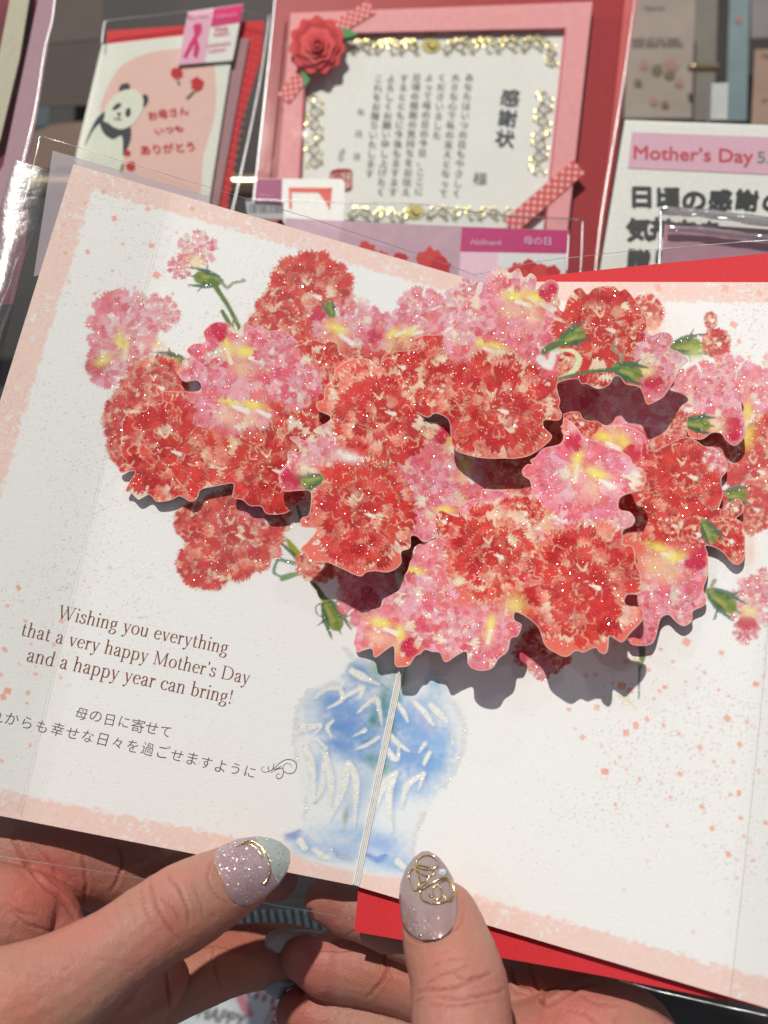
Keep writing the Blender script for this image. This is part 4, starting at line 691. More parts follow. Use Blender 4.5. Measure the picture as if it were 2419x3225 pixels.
# an old-style book face drawn with a broad pen: strokes in x-height units, each a path with (thick) flags
def arc(cx, cy, rx, ry, a0, a1, n=14): return [(cx + rx * math.cos(rad(a0 + (a1 - a0) * i / n)), cy + ry * math.sin(rad(a0 + (a1 - a0) * i / n))) for i in range(n + 1)]
def stem(x, y0, y1, serif='both'):
    s = [('s', [(x, y0), (x, y1)])]
    if serif in ('both', 'foot'): s.append(('h', [(x - .17, y0 + .02), (x + .17, y0 + .02)]))
    if serif in ('both', 'head'): s.append(('h', [(x - .20, y1 - .07), (x - .02, y1 - .01)]))
    return s
G = {
 'i': (.42, stem(.2, 0, 1) + [('d', [(.2, 1.42)])]), 'h': (.98, stem(.2, 0, 1.6) + [('c', [(.22, .74), (.36, .95), (.56, 1.0), (.70, .90), (.73, .70)]), ('s', [(.73, .75), (.73, 0)]), ('h', [(.56, .02), (.90, .02)])]),
 'n': (.98, stem(.2, 0, 1) + [('c', [(.22, .74), (.36, .95), (.56, 1.0), (.70, .90), (.73, .70)]), ('s', [(.73, .75), (.73, 0)]), ('h', [(.56, .02), (.90, .02)])]),
 'r': (.66, stem(.2, 0, 1) + [('c', [(.22, .70), (.34, .92), (.50, .99)]), ('d', [(.53, .90)])]), 'u': (.98, [('s', [(.2, 1), (.2, .28)]), ('h', [(.02, .97), (.2, .97)]), ('c', [(.2, .3), (.25, .08), (.42, .0), (.60, .08), (.72, .26)]), ('s', [(.73, 1), (.73, 0)]), ('h', [(.55, .97), (.73, .97)]), ('h', [(.73, .03), (.90, .05)])]),
 'o': (.92, [('c', arc(.46, .5, .36, .49, 90, 450, 24))]), 'e': (.82, [('c', [(.14, .56), (.70, .58)]), ('c', arc(.44, .5, .33, .49, 12, 320, 24))]), 'c': (.78, [('c', arc(.46, .5, .36, .49, 50, 320, 22)), ('d', [(.68, .80)])]),
 'a': (.84, [('c', [(.14, .78), (.24, .96), (.42, 1.0), (.56, .92), (.60, .72)]), ('s', [(.60, .75), (.60, .14)]), ('c', [(.60, .14), (.66, .02), (.80, .08)]), ('c', [(.60, .60), (.36, .52), (.16, .38), (.14, .18), (.28, .0), (.46, .06), (.60, .22)]), ('d', [(.16, .80)])]),
 'd': (.98, [('s', [(.74, 1.6), (.74, 0)]), ('h', [(.56, 1.54), (.73, 1.59)]), ('h', [(.74, .03), (.90, .06)]), ('c', arc(.45, .49, .33, .49, 50, 315, 22))]), 'b': (.94, [('s', [(.2, 1.6), (.2, .04)]), ('h', [(.0, 1.54), (.18, 1.59)]), ('c', arc(.47, .49, .33, .49, 225, 490, 22)[::-1])]),
 'p': (.98, [('s', [(.2, 1), (.2, -.52)]), ('h', [(.02, -.51), (.40, -.51)]), ('h', [(.0, .93), (.18, .99)]), ('c', arc(.50, .50, .33, .49, 225, 490, 22)[::-1])]),
 'g': (.86, [('c', arc(.38, .68, .25, .31, 90, 450, 20)), ('c', [(.56, .88), (.66, 1.0), (.80, .98)]), ('c', [(.24, .40), (.15, .22), (.28, .12), (.60, .06), (.74, -.12), (.60, -.38), (.36, -.46), (.12, -.38), (.08, -.20), (.24, -.0)])]),
 's': (.70, [('c', [(.58, .76), (.54, .94), (.36, 1.0), (.18, .92), (.16, .72), (.34, .56), (.54, .42), (.58, .2), (.42, .02), (.24, .0), (.10, .10), (.09, .28)])]), 't': (.60, [('s', [(.24, 1.28), (.24, .2)]), ('c', [(.24, .2), (.30, .02), (.44, .0), (.54, .10)]), ('h', [(.04, .97), (.50, .97)])]),
 'v': (.86, [('s', [(.14, 1), (.45, .0)]), ('t', [(.45, .0), (.74, 1)]), ('h', [(.0, .98), (.30, .98)]), ('h', [(.60, .98), (.86, .98)])]), 'y': (.86, [('s', [(.14, 1), (.45, .02)]), ('t', [(.74, 1), (.45, .02), (.32, -.36), (.12, -.48)]), ('h', [(.0, .98), (.30, .98)]), ('h', [(.60, .98), (.86, .98)]), ('d', [(.12, -.42)])]),
 'W': (1.85, [('s', [(.16, 1.5), (.52, 0)]), ('t', [(.52, 0), (.92, 1.4)]), ('s', [(.86, 1.5), (1.24, 0)]), ('t', [(1.24, 0), (1.66, 1.5)]), ('h', [(.0, 1.48), (.36, 1.48)]), ('h', [(.70, 1.48), (1.04, 1.48)]), ('h', [(1.5, 1.48), (1.84, 1.48)])]),
 'M': (1.72, [('t', [(.26, 0), (.26, 1.48)]), ('s', [(.26, 1.5), (.84, .06)]), ('t', [(.84, .06), (1.40, 1.5)]), ('s', [(1.42, 1.5), (1.42, 0)]), ('h', [(.06, .02), (.46, .02)]), ('h', [(1.20, .02), (1.64, .02)]), ('h', [(.06, 1.48), (.30, 1.48)]), ('h', [(1.40, 1.48), (1.64, 1.48)])]),
 'D': (1.50, [('s', [(.28, 0), (.28, 1.5)]), ('h', [(.06, .02), (.60, .02)]), ('h', [(.06, 1.48), (.60, 1.48)]), ('c', [(.56, 1.47), (.96, 1.40), (1.24, 1.12), (1.32, .75), (1.24, .38), (.96, .10), (.56, .03)])]),
 '!': (.44, [('t', [(.22, 1.5), (.22, .45)]), ('s', [(.22, 1.5), (.22, 1.0)]), ('d', [(.22, .07)])]), "'": (.34, [('d', [(.14, 1.46)]), ('t', [(.19, 1.44), (.16, 1.30), (.06, 1.20)])]), ' ': (.46, [])}
def serif_line(s, plane, p0, p1, off, parent):
    J = []; x = 0.0; paths = []
    for ch in s:
        w, st = G[ch]
        for kind, pts in st: paths.append((kind, [(px_ + x, py_) for px_, py_ in pts]))
        x += w + .075
    A = plane.hit(*p0, off); Bp = plane.hit(*p1, off); ex = unit(Bp - A); ey = np.cross(plane.n, ex); k = np.linalg.norm(Bp - A) / x
    V = []; F = []; n = 0; lay = 0
    for kind, pts in paths:
        lay = (lay + 1) % 7; z = plane.n * (.003 * lay)
        if kind == 'd':
            c = np.array(pts[0]); ring = [c + .105 * np.array([math.cos(t), math.sin(t)]) for t in np.linspace(0, 6.283, 13)[:-1]]
            V += [A + ex * q[0] * k + ey * q[1] * k + z for q in ring]; F.append(list(range(n, n + 12))); n += 12; continue
        P = np.array(pts, float)
        if kind == 'c' and len(P) > 2: P = smooth_poly(P, 4, False)
        T = np.gradient(P, axis=0); T /= np.linalg.norm(T, axis=1)[:, None]; N = np.stack([-T[:, 1], T[:, 0]], 1)
        if kind == 's': hw = np.full(len(P), .080)
        elif kind == 'h': hw = np.full(len(P), .028)
        elif kind == 't': hw = np.full(len(P), .034)
        else: hw = .028 + .055 * np.abs(T[:, 1]) ** 1.6
        a = P + N * hw[:, None]; b = P - N * hw[:, None]
        for q in a: V.append(A + ex * q[0] * k + ey * q[1] * k + z)
        for q in b: V.append(A + ex * q[0] * k + ey * q[1] * k + z)
        m = len(P); F += [[n + i + m, n + i + 1 + m, n + i + 1, n + i] for i in range(m - 1)]; n += 2 * m
    return obj('printed_words', np.array(V), INK, parent, polys=F)
def q5(x, y): return (x / 1.659, 1800 + y / 1.659)
for s, a, b in (("Wishing you everything", (298, 243), (1190, 432)), ("that a very happy Mother's Day", (105, 332), (1302, 590)), ("and a happy year can bring!", (134, 467), (1212, 692))):
    serif_line(s, PL, q5(*a), q5(*b), .06, left_page)
_r = random.Random(4)
def hand_line(s, plane, p0, p1, h, off, parent, m, bold=-.006, rot=0, jit=.06):
    """pen-written line: each character set on its own, a little unevenly"""
    p0 = np.array(p0, float); p1 = np.array(p1, float); n = len(s); V = []; F = []; k0 = 0
    A = plane.hit(*p0, off); Bp = plane.hit(*p1, off); ex = unit(Bp - A); ey = np.cross(plane.n, ex); step = np.linalg.norm(Bp - A) / max(n - 1, 1)
    for i, ch in enumerate(s):
        if ch == ' ': continue
        co, fs = glyph_mesh(ch, min(bold, 0)); c = co - np.array([.5, .38]); a = _r.uniform(-jit, jit) + rot
        c = c @ np.array([[math.cos(a), math.sin(a)], [-math.sin(a), math.cos(a)]]) * (h * _r.uniform(.92, 1.06)); c[:, 0] *= _r.uniform(.94, 1.05)
        o = A + ex * step * i + ey * h * _r.uniform(-.05, .05); V.append(o + np.outer(c[:, 0], ex) + np.outer(c[:, 1], ey))
        F += [[q + k0 for q in f] for f in fs]; k0 += len(co)
    return heavy('printed_words', np.concatenate(V), F, ex, plane, max(bold, 0) * h, m, parent)
hand_line("母の日に寄せて", PL, q5(427, 740), q5(866, 836), 3.7, .06, left_page, INK2)
hand_line("これからも幸せな日々を過ごせますように", PL, q5(-100, 736), q5(1306, 1046), 3.7, .06, left_page, INK2)
# scroll ornament after the words
def q7(x, y): return Z(7, x, y)
def pen(pts, r0, r1, z):
    P = smooth_poly(np.array([q7(*p) for p in pts]), 6, False); W3 = PL.hit(P[:, 0], P[:, 1], .05 + z); T = np.gradient(W3, axis=0); T /= np.linalg.norm(T, axis=1)[:, None]; N = np.cross(PL.n, T)
    t = np.linspace(0, 1, len(P)); hw = (r0 + (r1 - r0) * np.sin(t * math.pi))[:, None]; m = len(P)
    return np.concatenate([W3 + N * hw, W3 - N * hw]), [[i + m, i + 1 + m, i + 1, i] for i in range(m - 1)]
J = Join()
for i, pts in enumerate(([(70, 858), (50, 868), (52, 888), (78, 895), (120, 880), (170, 835), (220, 812), (265, 825), (278, 860), (262, 895), (230, 905), (196, 890), (190, 862), (210, 840), (238, 845), (245, 865)], [(110, 900), (150, 878), (185, 872), (192, 900), (180, 930), (155, 938), (146, 918), (160, 905), (172, 915)], [(130, 835), (125, 870), (110, 885)], [(180, 855), (160, 868), (130, 880)], [(96, 855), (92, 872), (100, 886)])):
    J.add(*pen(pts, .05, .12, .003 * i))
J.build('scroll_ornament', mat('grey_ink', AL(120, 104, 98), .7), left_page)
# ------------------------------------------------------------------ red envelope behind the right page
RED_PAPER = mat('red_envelope_paper', AL(206, 44, 52), .72, var=.10, scale=2200, bump=.25)
env = panel('envelope', [(1545, 886), (2100, 828), (2640, 776), (2640, 3228), (2419, 3178), (1900, 3074), (1116, 2934), (1128, 2806), (1330, 1800)], PR.off(-2.2), 0, .5, RED_PAPER)
tag(env, 'bright red paper envelope tucked behind the right page of the open card', 'envelope')
# ------------------------------------------------------------------ clear sleeve round the card
FILM = film_mat('clear_film', fac=.035, rough=.06, wave=.18, scale=60)
FILM_F = film_mat('front_film', tint=(.985, .985, .985), fac=.012, rough=.16, wave=.10, scale=60, haze=.008, hazecol=(.74, .76, .78))
FILM_C = film_mat('creased_film', tint=(.80, .83, .87), fac=.15, rough=.28, wave=.22, scale=160)
FLAP = film_mat('milky_film', tint=(.9, .88, .9), fac=.06, rough=.2, wave=.1, scale=40, haze=.62, hazecol=(.50, .44, .49))
EDGE = film_mat('film_weld', tint=(.84, .84, .86), fac=.34, rough=.3, wave=.1, scale=100); EDGE2 = film_mat('film_cut_line', tint=(.84, .84, .84), fac=.02, rough=.5, wave=.0, scale=40)
SLV = empty('clear_sleeve', PL.hit(400, 2700, -3), 'clear crinkled plastic sleeve wrapped around the back and sides of the open card', 'plastic sleeve')
SLp = PL.off(-1.6)
film('back_film', [(122, 430), (1498, 868), (1118, 2896), (-420, 2640)], SLp, 0, FILM, SLV, 40, .5, 50)
film('back_film', [(1498, 868), (2640, 700), (2640, 3262), (1118, 2896)], PR.off(-3.4), 0, FILM, SLV, 30, .4, 40)
film('milky_flap', [(166, 474), (662, 618), (648, 760), (106, 870)], PL.off(-1.1), 0, FLAP, SLV)
def frontstrip(name, pts, pl, off): return film(name, pts, pl, off, FILM_F, SLV, 20, .12, 60, 3)
frontstrip('front_film', [(170, 484), (536, 590), (60, 2560), (-500, 2470)], PL, 1.2)
frontstrip('front_film', [(166, 474), (520, 575), (40, 2640), (-500, 2540)], PL, 2.0)
frontstrip('front_film', [(2440, 1640), (2640, 1640), (2640, 3250), (2296, 3170)], PR, 1.4)
def weld(pts, pl, off, r=.16):
    P = smooth_poly(np.array(pts, float), 10, False); W3 = pl.hit(P[:, 0], P[:, 1], off) + pl.n * ((fbm(P[:, 0] / 40, P[:, 1] / 40, 7, 2) - .5) * .8)[:, None]
    return tube('welded_edge', W3, r, EDGE if r > .06 else EDGE2, SLV, 6)
weld([(130, 430), (122, 436), (118, 470), (75, 640), (40, 760), (-10, 960), (-60, 1150)], SLp, .2, .22); weld([(130, 428), (400, 512), (800, 632), (1200, 760), (1498, 866)], SLp, .2, .13)
weld([(1498, 866), (1700, 824), (2000, 790), (2419, 756), (2640, 738)], PR.off(-3.2), .2, .13)
weld([(-60, 2688), (450, 2768), (800, 2838), (1112, 2893)], SLp, .2, .11); weld([(1950, 3086), (2100, 3128), (2419, 3200), (2640, 3250)], PR.off(-3.2), .2, .2)
weld([(536, 590), (470, 850), (300, 1560), (60, 2560)], PL, 1.2, .05); weld([(2440, 1640), (2400, 2200), (2296, 3170)], PR, 1.4, .05)
# creased tube of film standing off the card's left edge
def crease(x0, y0, x1, y1, wpx, h, seed, a0=-20, a1=190):
    n = 70; m = 22; V = []
    for i in range(n + 1):
        t = i / n; cx_ = x0 + (x1 - x0) * t; cy_ = y0 + (y1 - y0) * t
        for j in range(m + 1):
            a = rad(a0 + (a1 - a0) * j / m); w = wpx * (.75 + .45 * fbm(np.array([t * 3]), np.array([0.5]), seed, 2)[0])
            px_ = cx_ - math.cos(a) * w * .5; hh = (.8 + 2.6 * h * min(max((t - .16) / .55, 0), 1) ** 1.4) * math.sin(a) * (.92 + .16 * fbm(np.array([t * 5 + 9]), np.array([j * .2]), seed, 2)[0])
            V.append(SLp.hit(px_, cy_ - (px_ - cx_) * -.3, hh))
    idx = np.arange((n + 1) * (m + 1)).reshape(n + 1, m + 1); q = np.stack([idx[:-1, :-1], idx[1:, :-1], idx[1:, 1:], idx[:-1, 1:]], -1).reshape(-1, 4)
    return obj('creased_fold', np.array(V), FILM_C, SLV, quads=q, smooth=True)
crease(104, 520, -130, 1370, 118, 3.6, 3)
# ------------------------------------------------------------------ the two hands
def skin_mat():
    g = NT('skin'); tc = g.n('ShaderNodeTexCoord')
    n1 = g.n('ShaderNodeTexNoise', Scale=70.0, Detail=4.0); g.l(tc.outputs['Object'], n1.inputs['Vector'])
    rp = g.n('ShaderNodeValToRGB'); e = rp.color_ramp.elements; e[0].position = .32; e[1].position = .70
    e[0].color = (.43, .235, .168, 1); e[1].color = (.49, .205, .165, 1); g.l(n1.outputs['Fac'], rp.inputs[0])
    at = g.n('ShaderNodeAttribute', attribute_name='print'); mx = g.n('ShaderNodeMix', data_type='RGBA', blend_type='MULTIPLY'); mx.inputs[0].default_value = 1.0
    g.l(rp.outputs[0], mx.inputs[6]); g.l(at.outputs['Color'], mx.inputs[7])
    n3 = g.n('ShaderNodeTexNoise', Scale=1400.0, Detail=3.0); g.l(tc.outputs['Object'], n3.inputs['Vector'])
    m3 = g.n('ShaderNodeMapRange'); m3.inputs['To Min'].default_value = .9; m3.inputs['To Max'].default_value = 1.08; g.l(n3.outputs['Fac'], m3.inputs['Value'])
    sc_ = g.n('ShaderNodeVectorMath', operation='SCALE'); g.l(mx.outputs[2], sc_.inputs[0]); g.l(m3.outputs[0], sc_.inputs['Scale'])
    g.l(sc_.outputs[0], g.b.inputs['Base Color']); g.b.inputs['Roughness'].default_value = .52; g.b.inputs['Specular IOR Level'].default_value = .36
    g.b.inputs['Subsurface Weight'].default_value = .38; g.b.inputs['Subsurface Radius'].default_value = (1.0, .30, .16); g.b.inputs['Subsurface Scale'].default_value = .0035
    vo = g.n('ShaderNodeTexVoronoi', Scale=950.0, feature='DISTANCE_TO_EDGE'); nd = g.n('ShaderNodeTexNoise', Scale=300.0, Detail=2.0); g.l(tc.outputs['Object'], nd.inputs['Vector'])
    md = g.n('ShaderNodeVectorMath', operation='MULTIPLY_ADD'); g.l(nd.outputs['Color'], md.inputs[0]); md.inputs[1].default_value = (.003, .003, .003); g.l(tc.outputs['Object'], md.inputs[2]); g.l(md.outputs[0], vo.inputs['Vector'])
    b1 = g.n('ShaderNodeBump', Strength=.6, Distance=.00022); g.l(vo.outputs['Distance'], b1.inputs['Height'])
    n2 = g.n('ShaderNodeTexNoise', Scale=420.0, Detail=4.0); g.l(tc.outputs['Object'], n2.inputs['Vector'])
    b2 = g.n('ShaderNodeBump', Strength=.40, Distance=.0005); g.l(n2.outputs['Fac'], b2.inputs['Height']); g.l(b1.outputs[0], b2.inputs['Normal']); g.l(b2.outputs[0], g.b.inputs['Normal'])
    return g.m
SKIN = skin_mat()
VE = Vee(PL, PR)
def hand(name, chains, creases, tints, label, pos):
    V = []; F = []; n = 0
    for pl, pts, fl in chains:
        pts = np.array(pts, float); C = np.array([pl.hit(p[0], p[1], p[2]) for p in pts]); R = pts[:, 3] * -C[:, 2] / FPX
        Q = smooth_poly(np.column_stack([C, R]), 7, False); v, f = tube_geo(Q[:, :3], Q[:, 3], 22, True, fl, True)
        V.append(v); F += [[i + n for i in p] for p in f]; n += len(v)
    Wp = W(np.concatenate(V)); o0 = W(pos); m = raw_mesh(name, Wp - o0, None, F); m.materials.append(SKIN)
    o = bpy.data.objects.new(name, m); COL.objects.link(o); o.location = o0
    md = o.modifiers.new('join', 'REMESH'); md.mode = 'VOXEL'; md.voxel_size = .00062; md.use_smooth_shade = True
    sm = o.modifiers.new('soften', 'SMOOTH'); sm.factor = .5; sm.iterations = 9
    bpy.context.view_layer.update(); m2 = bpy.data.meshes.new_from_object(o.evaluated_get(bpy.context.evaluated_depsgraph_get()))
    o.modifiers.clear(); o.data = m2; bpy.data.meshes.remove(m); m2.name = name
    k = len(m2.vertices); co = np.empty(k * 3, np.float32); m2.vertices.foreach_get('co', co); co = co.reshape(-1, 3).astype(float)
    no = np.empty(k * 3, np.float32); m2.vertex_normals.foreach_get('vector', no); no = no.reshape(-1, 3).astype(float)
    Rm = MW[:3, :3]; cc = (co + o0 - MW[:3, 3]) @ Rm * 1000; cn = no @ Rm; px, py = to_px(cc); face = cn[:, 2] > -.1
    disp = np.zeros(k); col = np.ones((k, 4))
    for (pts, wpx, dep, dmax) in creases:
        P = smooth_poly(np.array(pts, float), 6, False); P = P + (fbm(P[:, :1] / 9, P[:, 1:] / 9, 5, 2) - .5) * 7
        sel = np.where(face & (-cc[:, 2] < dmax) & (px > P[:, 0].min() - 30) & (px < P[:, 0].max() + 30) & (py > P[:, 1].min() - 30) & (py < P[:, 1].max() + 30))[0]
        if not len(sel): continue
        D = np.full(len(sel), 1e9); X, Y = px[sel], py[sel]; tt = np.zeros(len(sel))
        for i in range(len(P) - 1):
            a, b = P[i], P[i + 1]; ab = b - a; t = np.clip(((X - a[0]) * ab[0] + (Y - a[1]) * ab[1]) / (ab @ ab + 1e-9), 0, 1)
            d = np.hypot(X - a[0] - t * ab[0], Y - a[1] - t * ab[1]); k_ = d < D; D[k_] = d[k_]; tt[k_] = (i + t[k_]) / (len(P) - 1)
        env_ = np.sin(np.clip(tt, 0.02, .98) * math.pi) ** .5
        dep = dep * 1.5; disp[sel] += (-dep * np.exp(-(D / wpx) ** 2) + dep * .35 * np.exp(-((D - wpx * 2.2) / (wpx * 1.3)) ** 2)) * env_
        dk = .36 * np.exp(-(D / wpx) ** 2) * env_ * min(1, dep / .35); col[sel, 0] *= 1 - dk * .6; col[sel, 1] *= 1 - dk; col[sel, 2] *= 1 - dk  # crease shade painted into the skin colour, red kept stronger
    disp += (fbm(px / 26, py / 26, 8, 3) - .5) * .28
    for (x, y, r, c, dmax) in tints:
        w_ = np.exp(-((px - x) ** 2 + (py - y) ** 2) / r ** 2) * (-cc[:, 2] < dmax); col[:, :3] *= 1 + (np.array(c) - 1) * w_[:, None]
    cc2 = cc + cn * disp[:, None]; co2 = W(cc2) - o0
    m2.vertices.foreach_set('co', co2.astype(np.float32).ravel()); a = m2.color_attributes.new('print', 'FLOAT_COLOR', 'POINT'); a.data.foreach_set('color', col.astype(np.float32).ravel()); m2.update()
    m2.polygons.foreach_set('use_smooth', np.ones(len(m2.polygons), bool))
    tag(o, label, 'hand', None); return o
def r6(*p): return [(x / 1.659, 2400 + y / 1.659) for x, y in p]
def r7(*p): return [(700 + x / 1.659, 2500 + y / 1.659) for x, y in p]
L_CH = [
 (PL, [(846, 2733, 6.5, 52), (826, 2738, 7.5, 78), (784, 2750, 9, 102), (690, 2798, 11.5, 122), (585, 2855, 15, 138), (470, 2925, 19, 137), (350, 3005, 22, 140), (181, 3118, 25, 178), (0, 3214, 27, 222), (-200, 3330, 27, 262)], .86),
 (PL, [(-120, 2720, -16, 130), (60, 2700, -17, 135), (240, 2712, -18, 128), (420, 2760, -22, 112)], .9),
 (PL, [(-120, 2900, -2, 190), (20, 2900, -4, 172), (110, 2900, -8, 142), (160, 2960, -8, 120)], .9),
 (PL, [(330, 2770, -24, 105), (520, 2760, -26, 98), (700, 2750, -26, 92), (860, 2760, -25, 80)], .9),
 (PL, [(330, 3190, -22, 100), (470, 3160, -25, 92), (620, 3080, -28, 100), (760, 3020, -32, 104), (900, 3010, -36, 96), (1020, 3030, -38, 84)], .9),
 (PL, [(200, 3300, -2, 130), (380, 3260, -7, 100), (455, 3180, -10, 84), (520, 3080, -12, 76)], .9)]
L_CR = [(r6((780, 610), (800, 680), (830, 770), (880, 860), (935, 935)), 5, .42, 262), (r6((860, 580), (930, 650), (975, 760), (990, 850)), 4.5, .40, 262), (r6((735, 650), (760, 760), (800, 850)), 3.5, .22, 262), (r6((820, 700), (900, 760), (940, 830)), 3.5, .25, 262),
 (r6((1000, 640), (1045, 730), (1062, 830)), 3.2, .22, 262), (r6((660, 700), (700, 800), (720, 850)), 3, .14, 262), (r6((590, 750), (640, 850), (660, 900)), 3, .12, 262), (r6((540, 800), (600, 900)), 3, .10, 262), (r6((1110, 520), (1085, 600), (1125, 690), (1190, 740)), 3.5, .20, 262), (r6((1215, 735), (1300, 715), (1400, 655)), 3.5, .35, 262),
 (r6((60, 380), (130, 520), (230, 640), (330, 730), (400, 830)), 6, .7, 400), (r6((430, 480), (450, 640), (430, 760)), 5, .35, 400), (r6((600, 420), (640, 540), (580, 680)), 5, .35, 400), (r6((150, 420), (260, 520), (300, 620)), 4, .22, 400),
 (r6((60, 780), (150, 850), (280, 885)), 4, .3, 400), (r6((20, 730), (120, 790), (200, 800)), 4, .2, 400), (r6((300, 1000), (500, 1030), (700, 1060)), 3.5, .08, 262), (r6((100, 1100), (300, 1130), (560, 1180)), 3.5, .08, 262), (r6((0, 1230), (200, 1220), (400, 1250)), 3.5, .07, 262), (r6((870, 1100), (880, 1200), (890, 1300)), 5, .5, 400), (r6((1110, 960), (1120, 1080), (1150, 1170)), 4, .3, 400)]
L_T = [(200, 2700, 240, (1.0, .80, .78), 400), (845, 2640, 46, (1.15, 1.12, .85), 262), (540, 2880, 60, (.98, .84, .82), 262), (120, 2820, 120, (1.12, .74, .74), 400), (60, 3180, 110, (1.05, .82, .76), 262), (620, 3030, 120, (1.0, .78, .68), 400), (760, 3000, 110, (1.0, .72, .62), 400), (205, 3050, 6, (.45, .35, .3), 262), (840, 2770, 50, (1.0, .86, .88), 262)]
lh = hand('left_hand', L_CH, L_CR, L_T, 'left hand pinching the card edge, its thumbnail glittery lilac with a pale tip', PL.hit(200, 3100, 0))
R_CH = [
 (PR, [(1362, 2812, 6, 76), (1369, 2842, 7.2, 102), (1387, 2895, 9.5, 125), (1411, 2982, 12, 141), (1446, 3103, 16, 154), (1455, 3223, 19, 160), (1465, 3330, 22, 166), (1475, 3450, 25, 176)], .86),
 (VE, [(1030, 2838, -13, 72), (1090, 2862, -13, 84), (1180, 2890, -14, 90), (1300, 2940, -15, 96), (1420, 2990, -16, 100)], .9),
 (VE, [(958, 3020, -23, 74), (1010, 3038, -23, 98), (1080, 3045, -23, 106), (1180, 3058, -24, 110), (1300, 3092, -25, 112), (1440, 3140, -25, 116)], .92),
 (VE, [(944, 3190, -29, 76), (1000, 3212, -29, 100), (1070, 3232, -29, 112), (1180, 3268, -30, 118), (1320, 3310, -30, 122), (1460, 3350, -30, 126)], .92),
 (PR, [(1560, 3330, -13, 150), (1700, 3320, -14, 165), (1850, 3275, -16, 168), (1955, 3262, -18, 160), (1990, 3320, -16, 170)], .9),
 (PR, [(1640, 3130, -19, 88), (1750, 3100, -20, 78), (1860, 3095, -21, 70), (1960, 3130, -21, 60)], .9),
 (PR, [(1560, 3080, -19, 90), (1590, 3180, -18, 95), (1620, 3320, -15, 100)], .9)]
R_CR = [(r7((1000, 1045), (1070, 1025), (1160, 1025), (1260, 1000), (1400, 940)), 5, .40, 262), (r7((1060, 1000), (1120, 960), (1200, 930), (1300, 900)), 4, .32, 262), (r7((1200, 905), (1240, 960), (1330, 960), (1430, 930)), 4, .30, 262), (r7((1110, 1060), (1200, 1075), (1340, 1060), (1480, 1020)), 4.5, .38, 262), (r7((1080, 1100), (1230, 1110), (1400, 1080)), 4, .24, 262),
 (r7((1090, 900), (1170, 870), (1290, 865)), 3.4, .18, 262), (r7((1010, 1090), (1050, 1060)), 3.4, .2, 262), (r7((1120, 830), (1200, 815)), 3, .10, 262), (r7((950, 560), (935, 650), (975, 740), (1035, 775), (1130, 745), (1240, 690), (1262, 600)), 4, .26, 262), (r7((960, 640), (965, 700)), 4, .3, 262),
 (r7((845, 830), (855, 920), (820, 1000), (760, 1070)), 5, .5, 400), (r7((870, 870), (880, 960)), 3, .2, 400), (r7((1500, 900), (1540, 1000), (1640, 1040)), 5, .5, 400), ([(1700, 3160), (1720, 3120), (1800, 3118)], 5, .4, 400), ([(1660, 3040), (1700, 3130), (1722, 3165), (1810, 3118), (1905, 3090)], 6, .7, 400), ([(1780, 3180), (1850, 3200), (1900, 3250)], 4, .18, 400), ([(1820, 3130), (1880, 3160), (1960, 3170)], 4, .2, 400)]
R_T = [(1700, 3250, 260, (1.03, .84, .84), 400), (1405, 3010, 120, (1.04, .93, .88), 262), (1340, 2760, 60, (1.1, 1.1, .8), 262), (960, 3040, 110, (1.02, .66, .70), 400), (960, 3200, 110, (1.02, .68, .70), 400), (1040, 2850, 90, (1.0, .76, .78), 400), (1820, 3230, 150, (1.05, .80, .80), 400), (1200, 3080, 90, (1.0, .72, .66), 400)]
rh = hand('right_hand', R_CH, R_CR, R_T, 'right hand holding the card, thumb in front with gold wire flower on its clear nail', PR.hit(1500, 3250, 0))
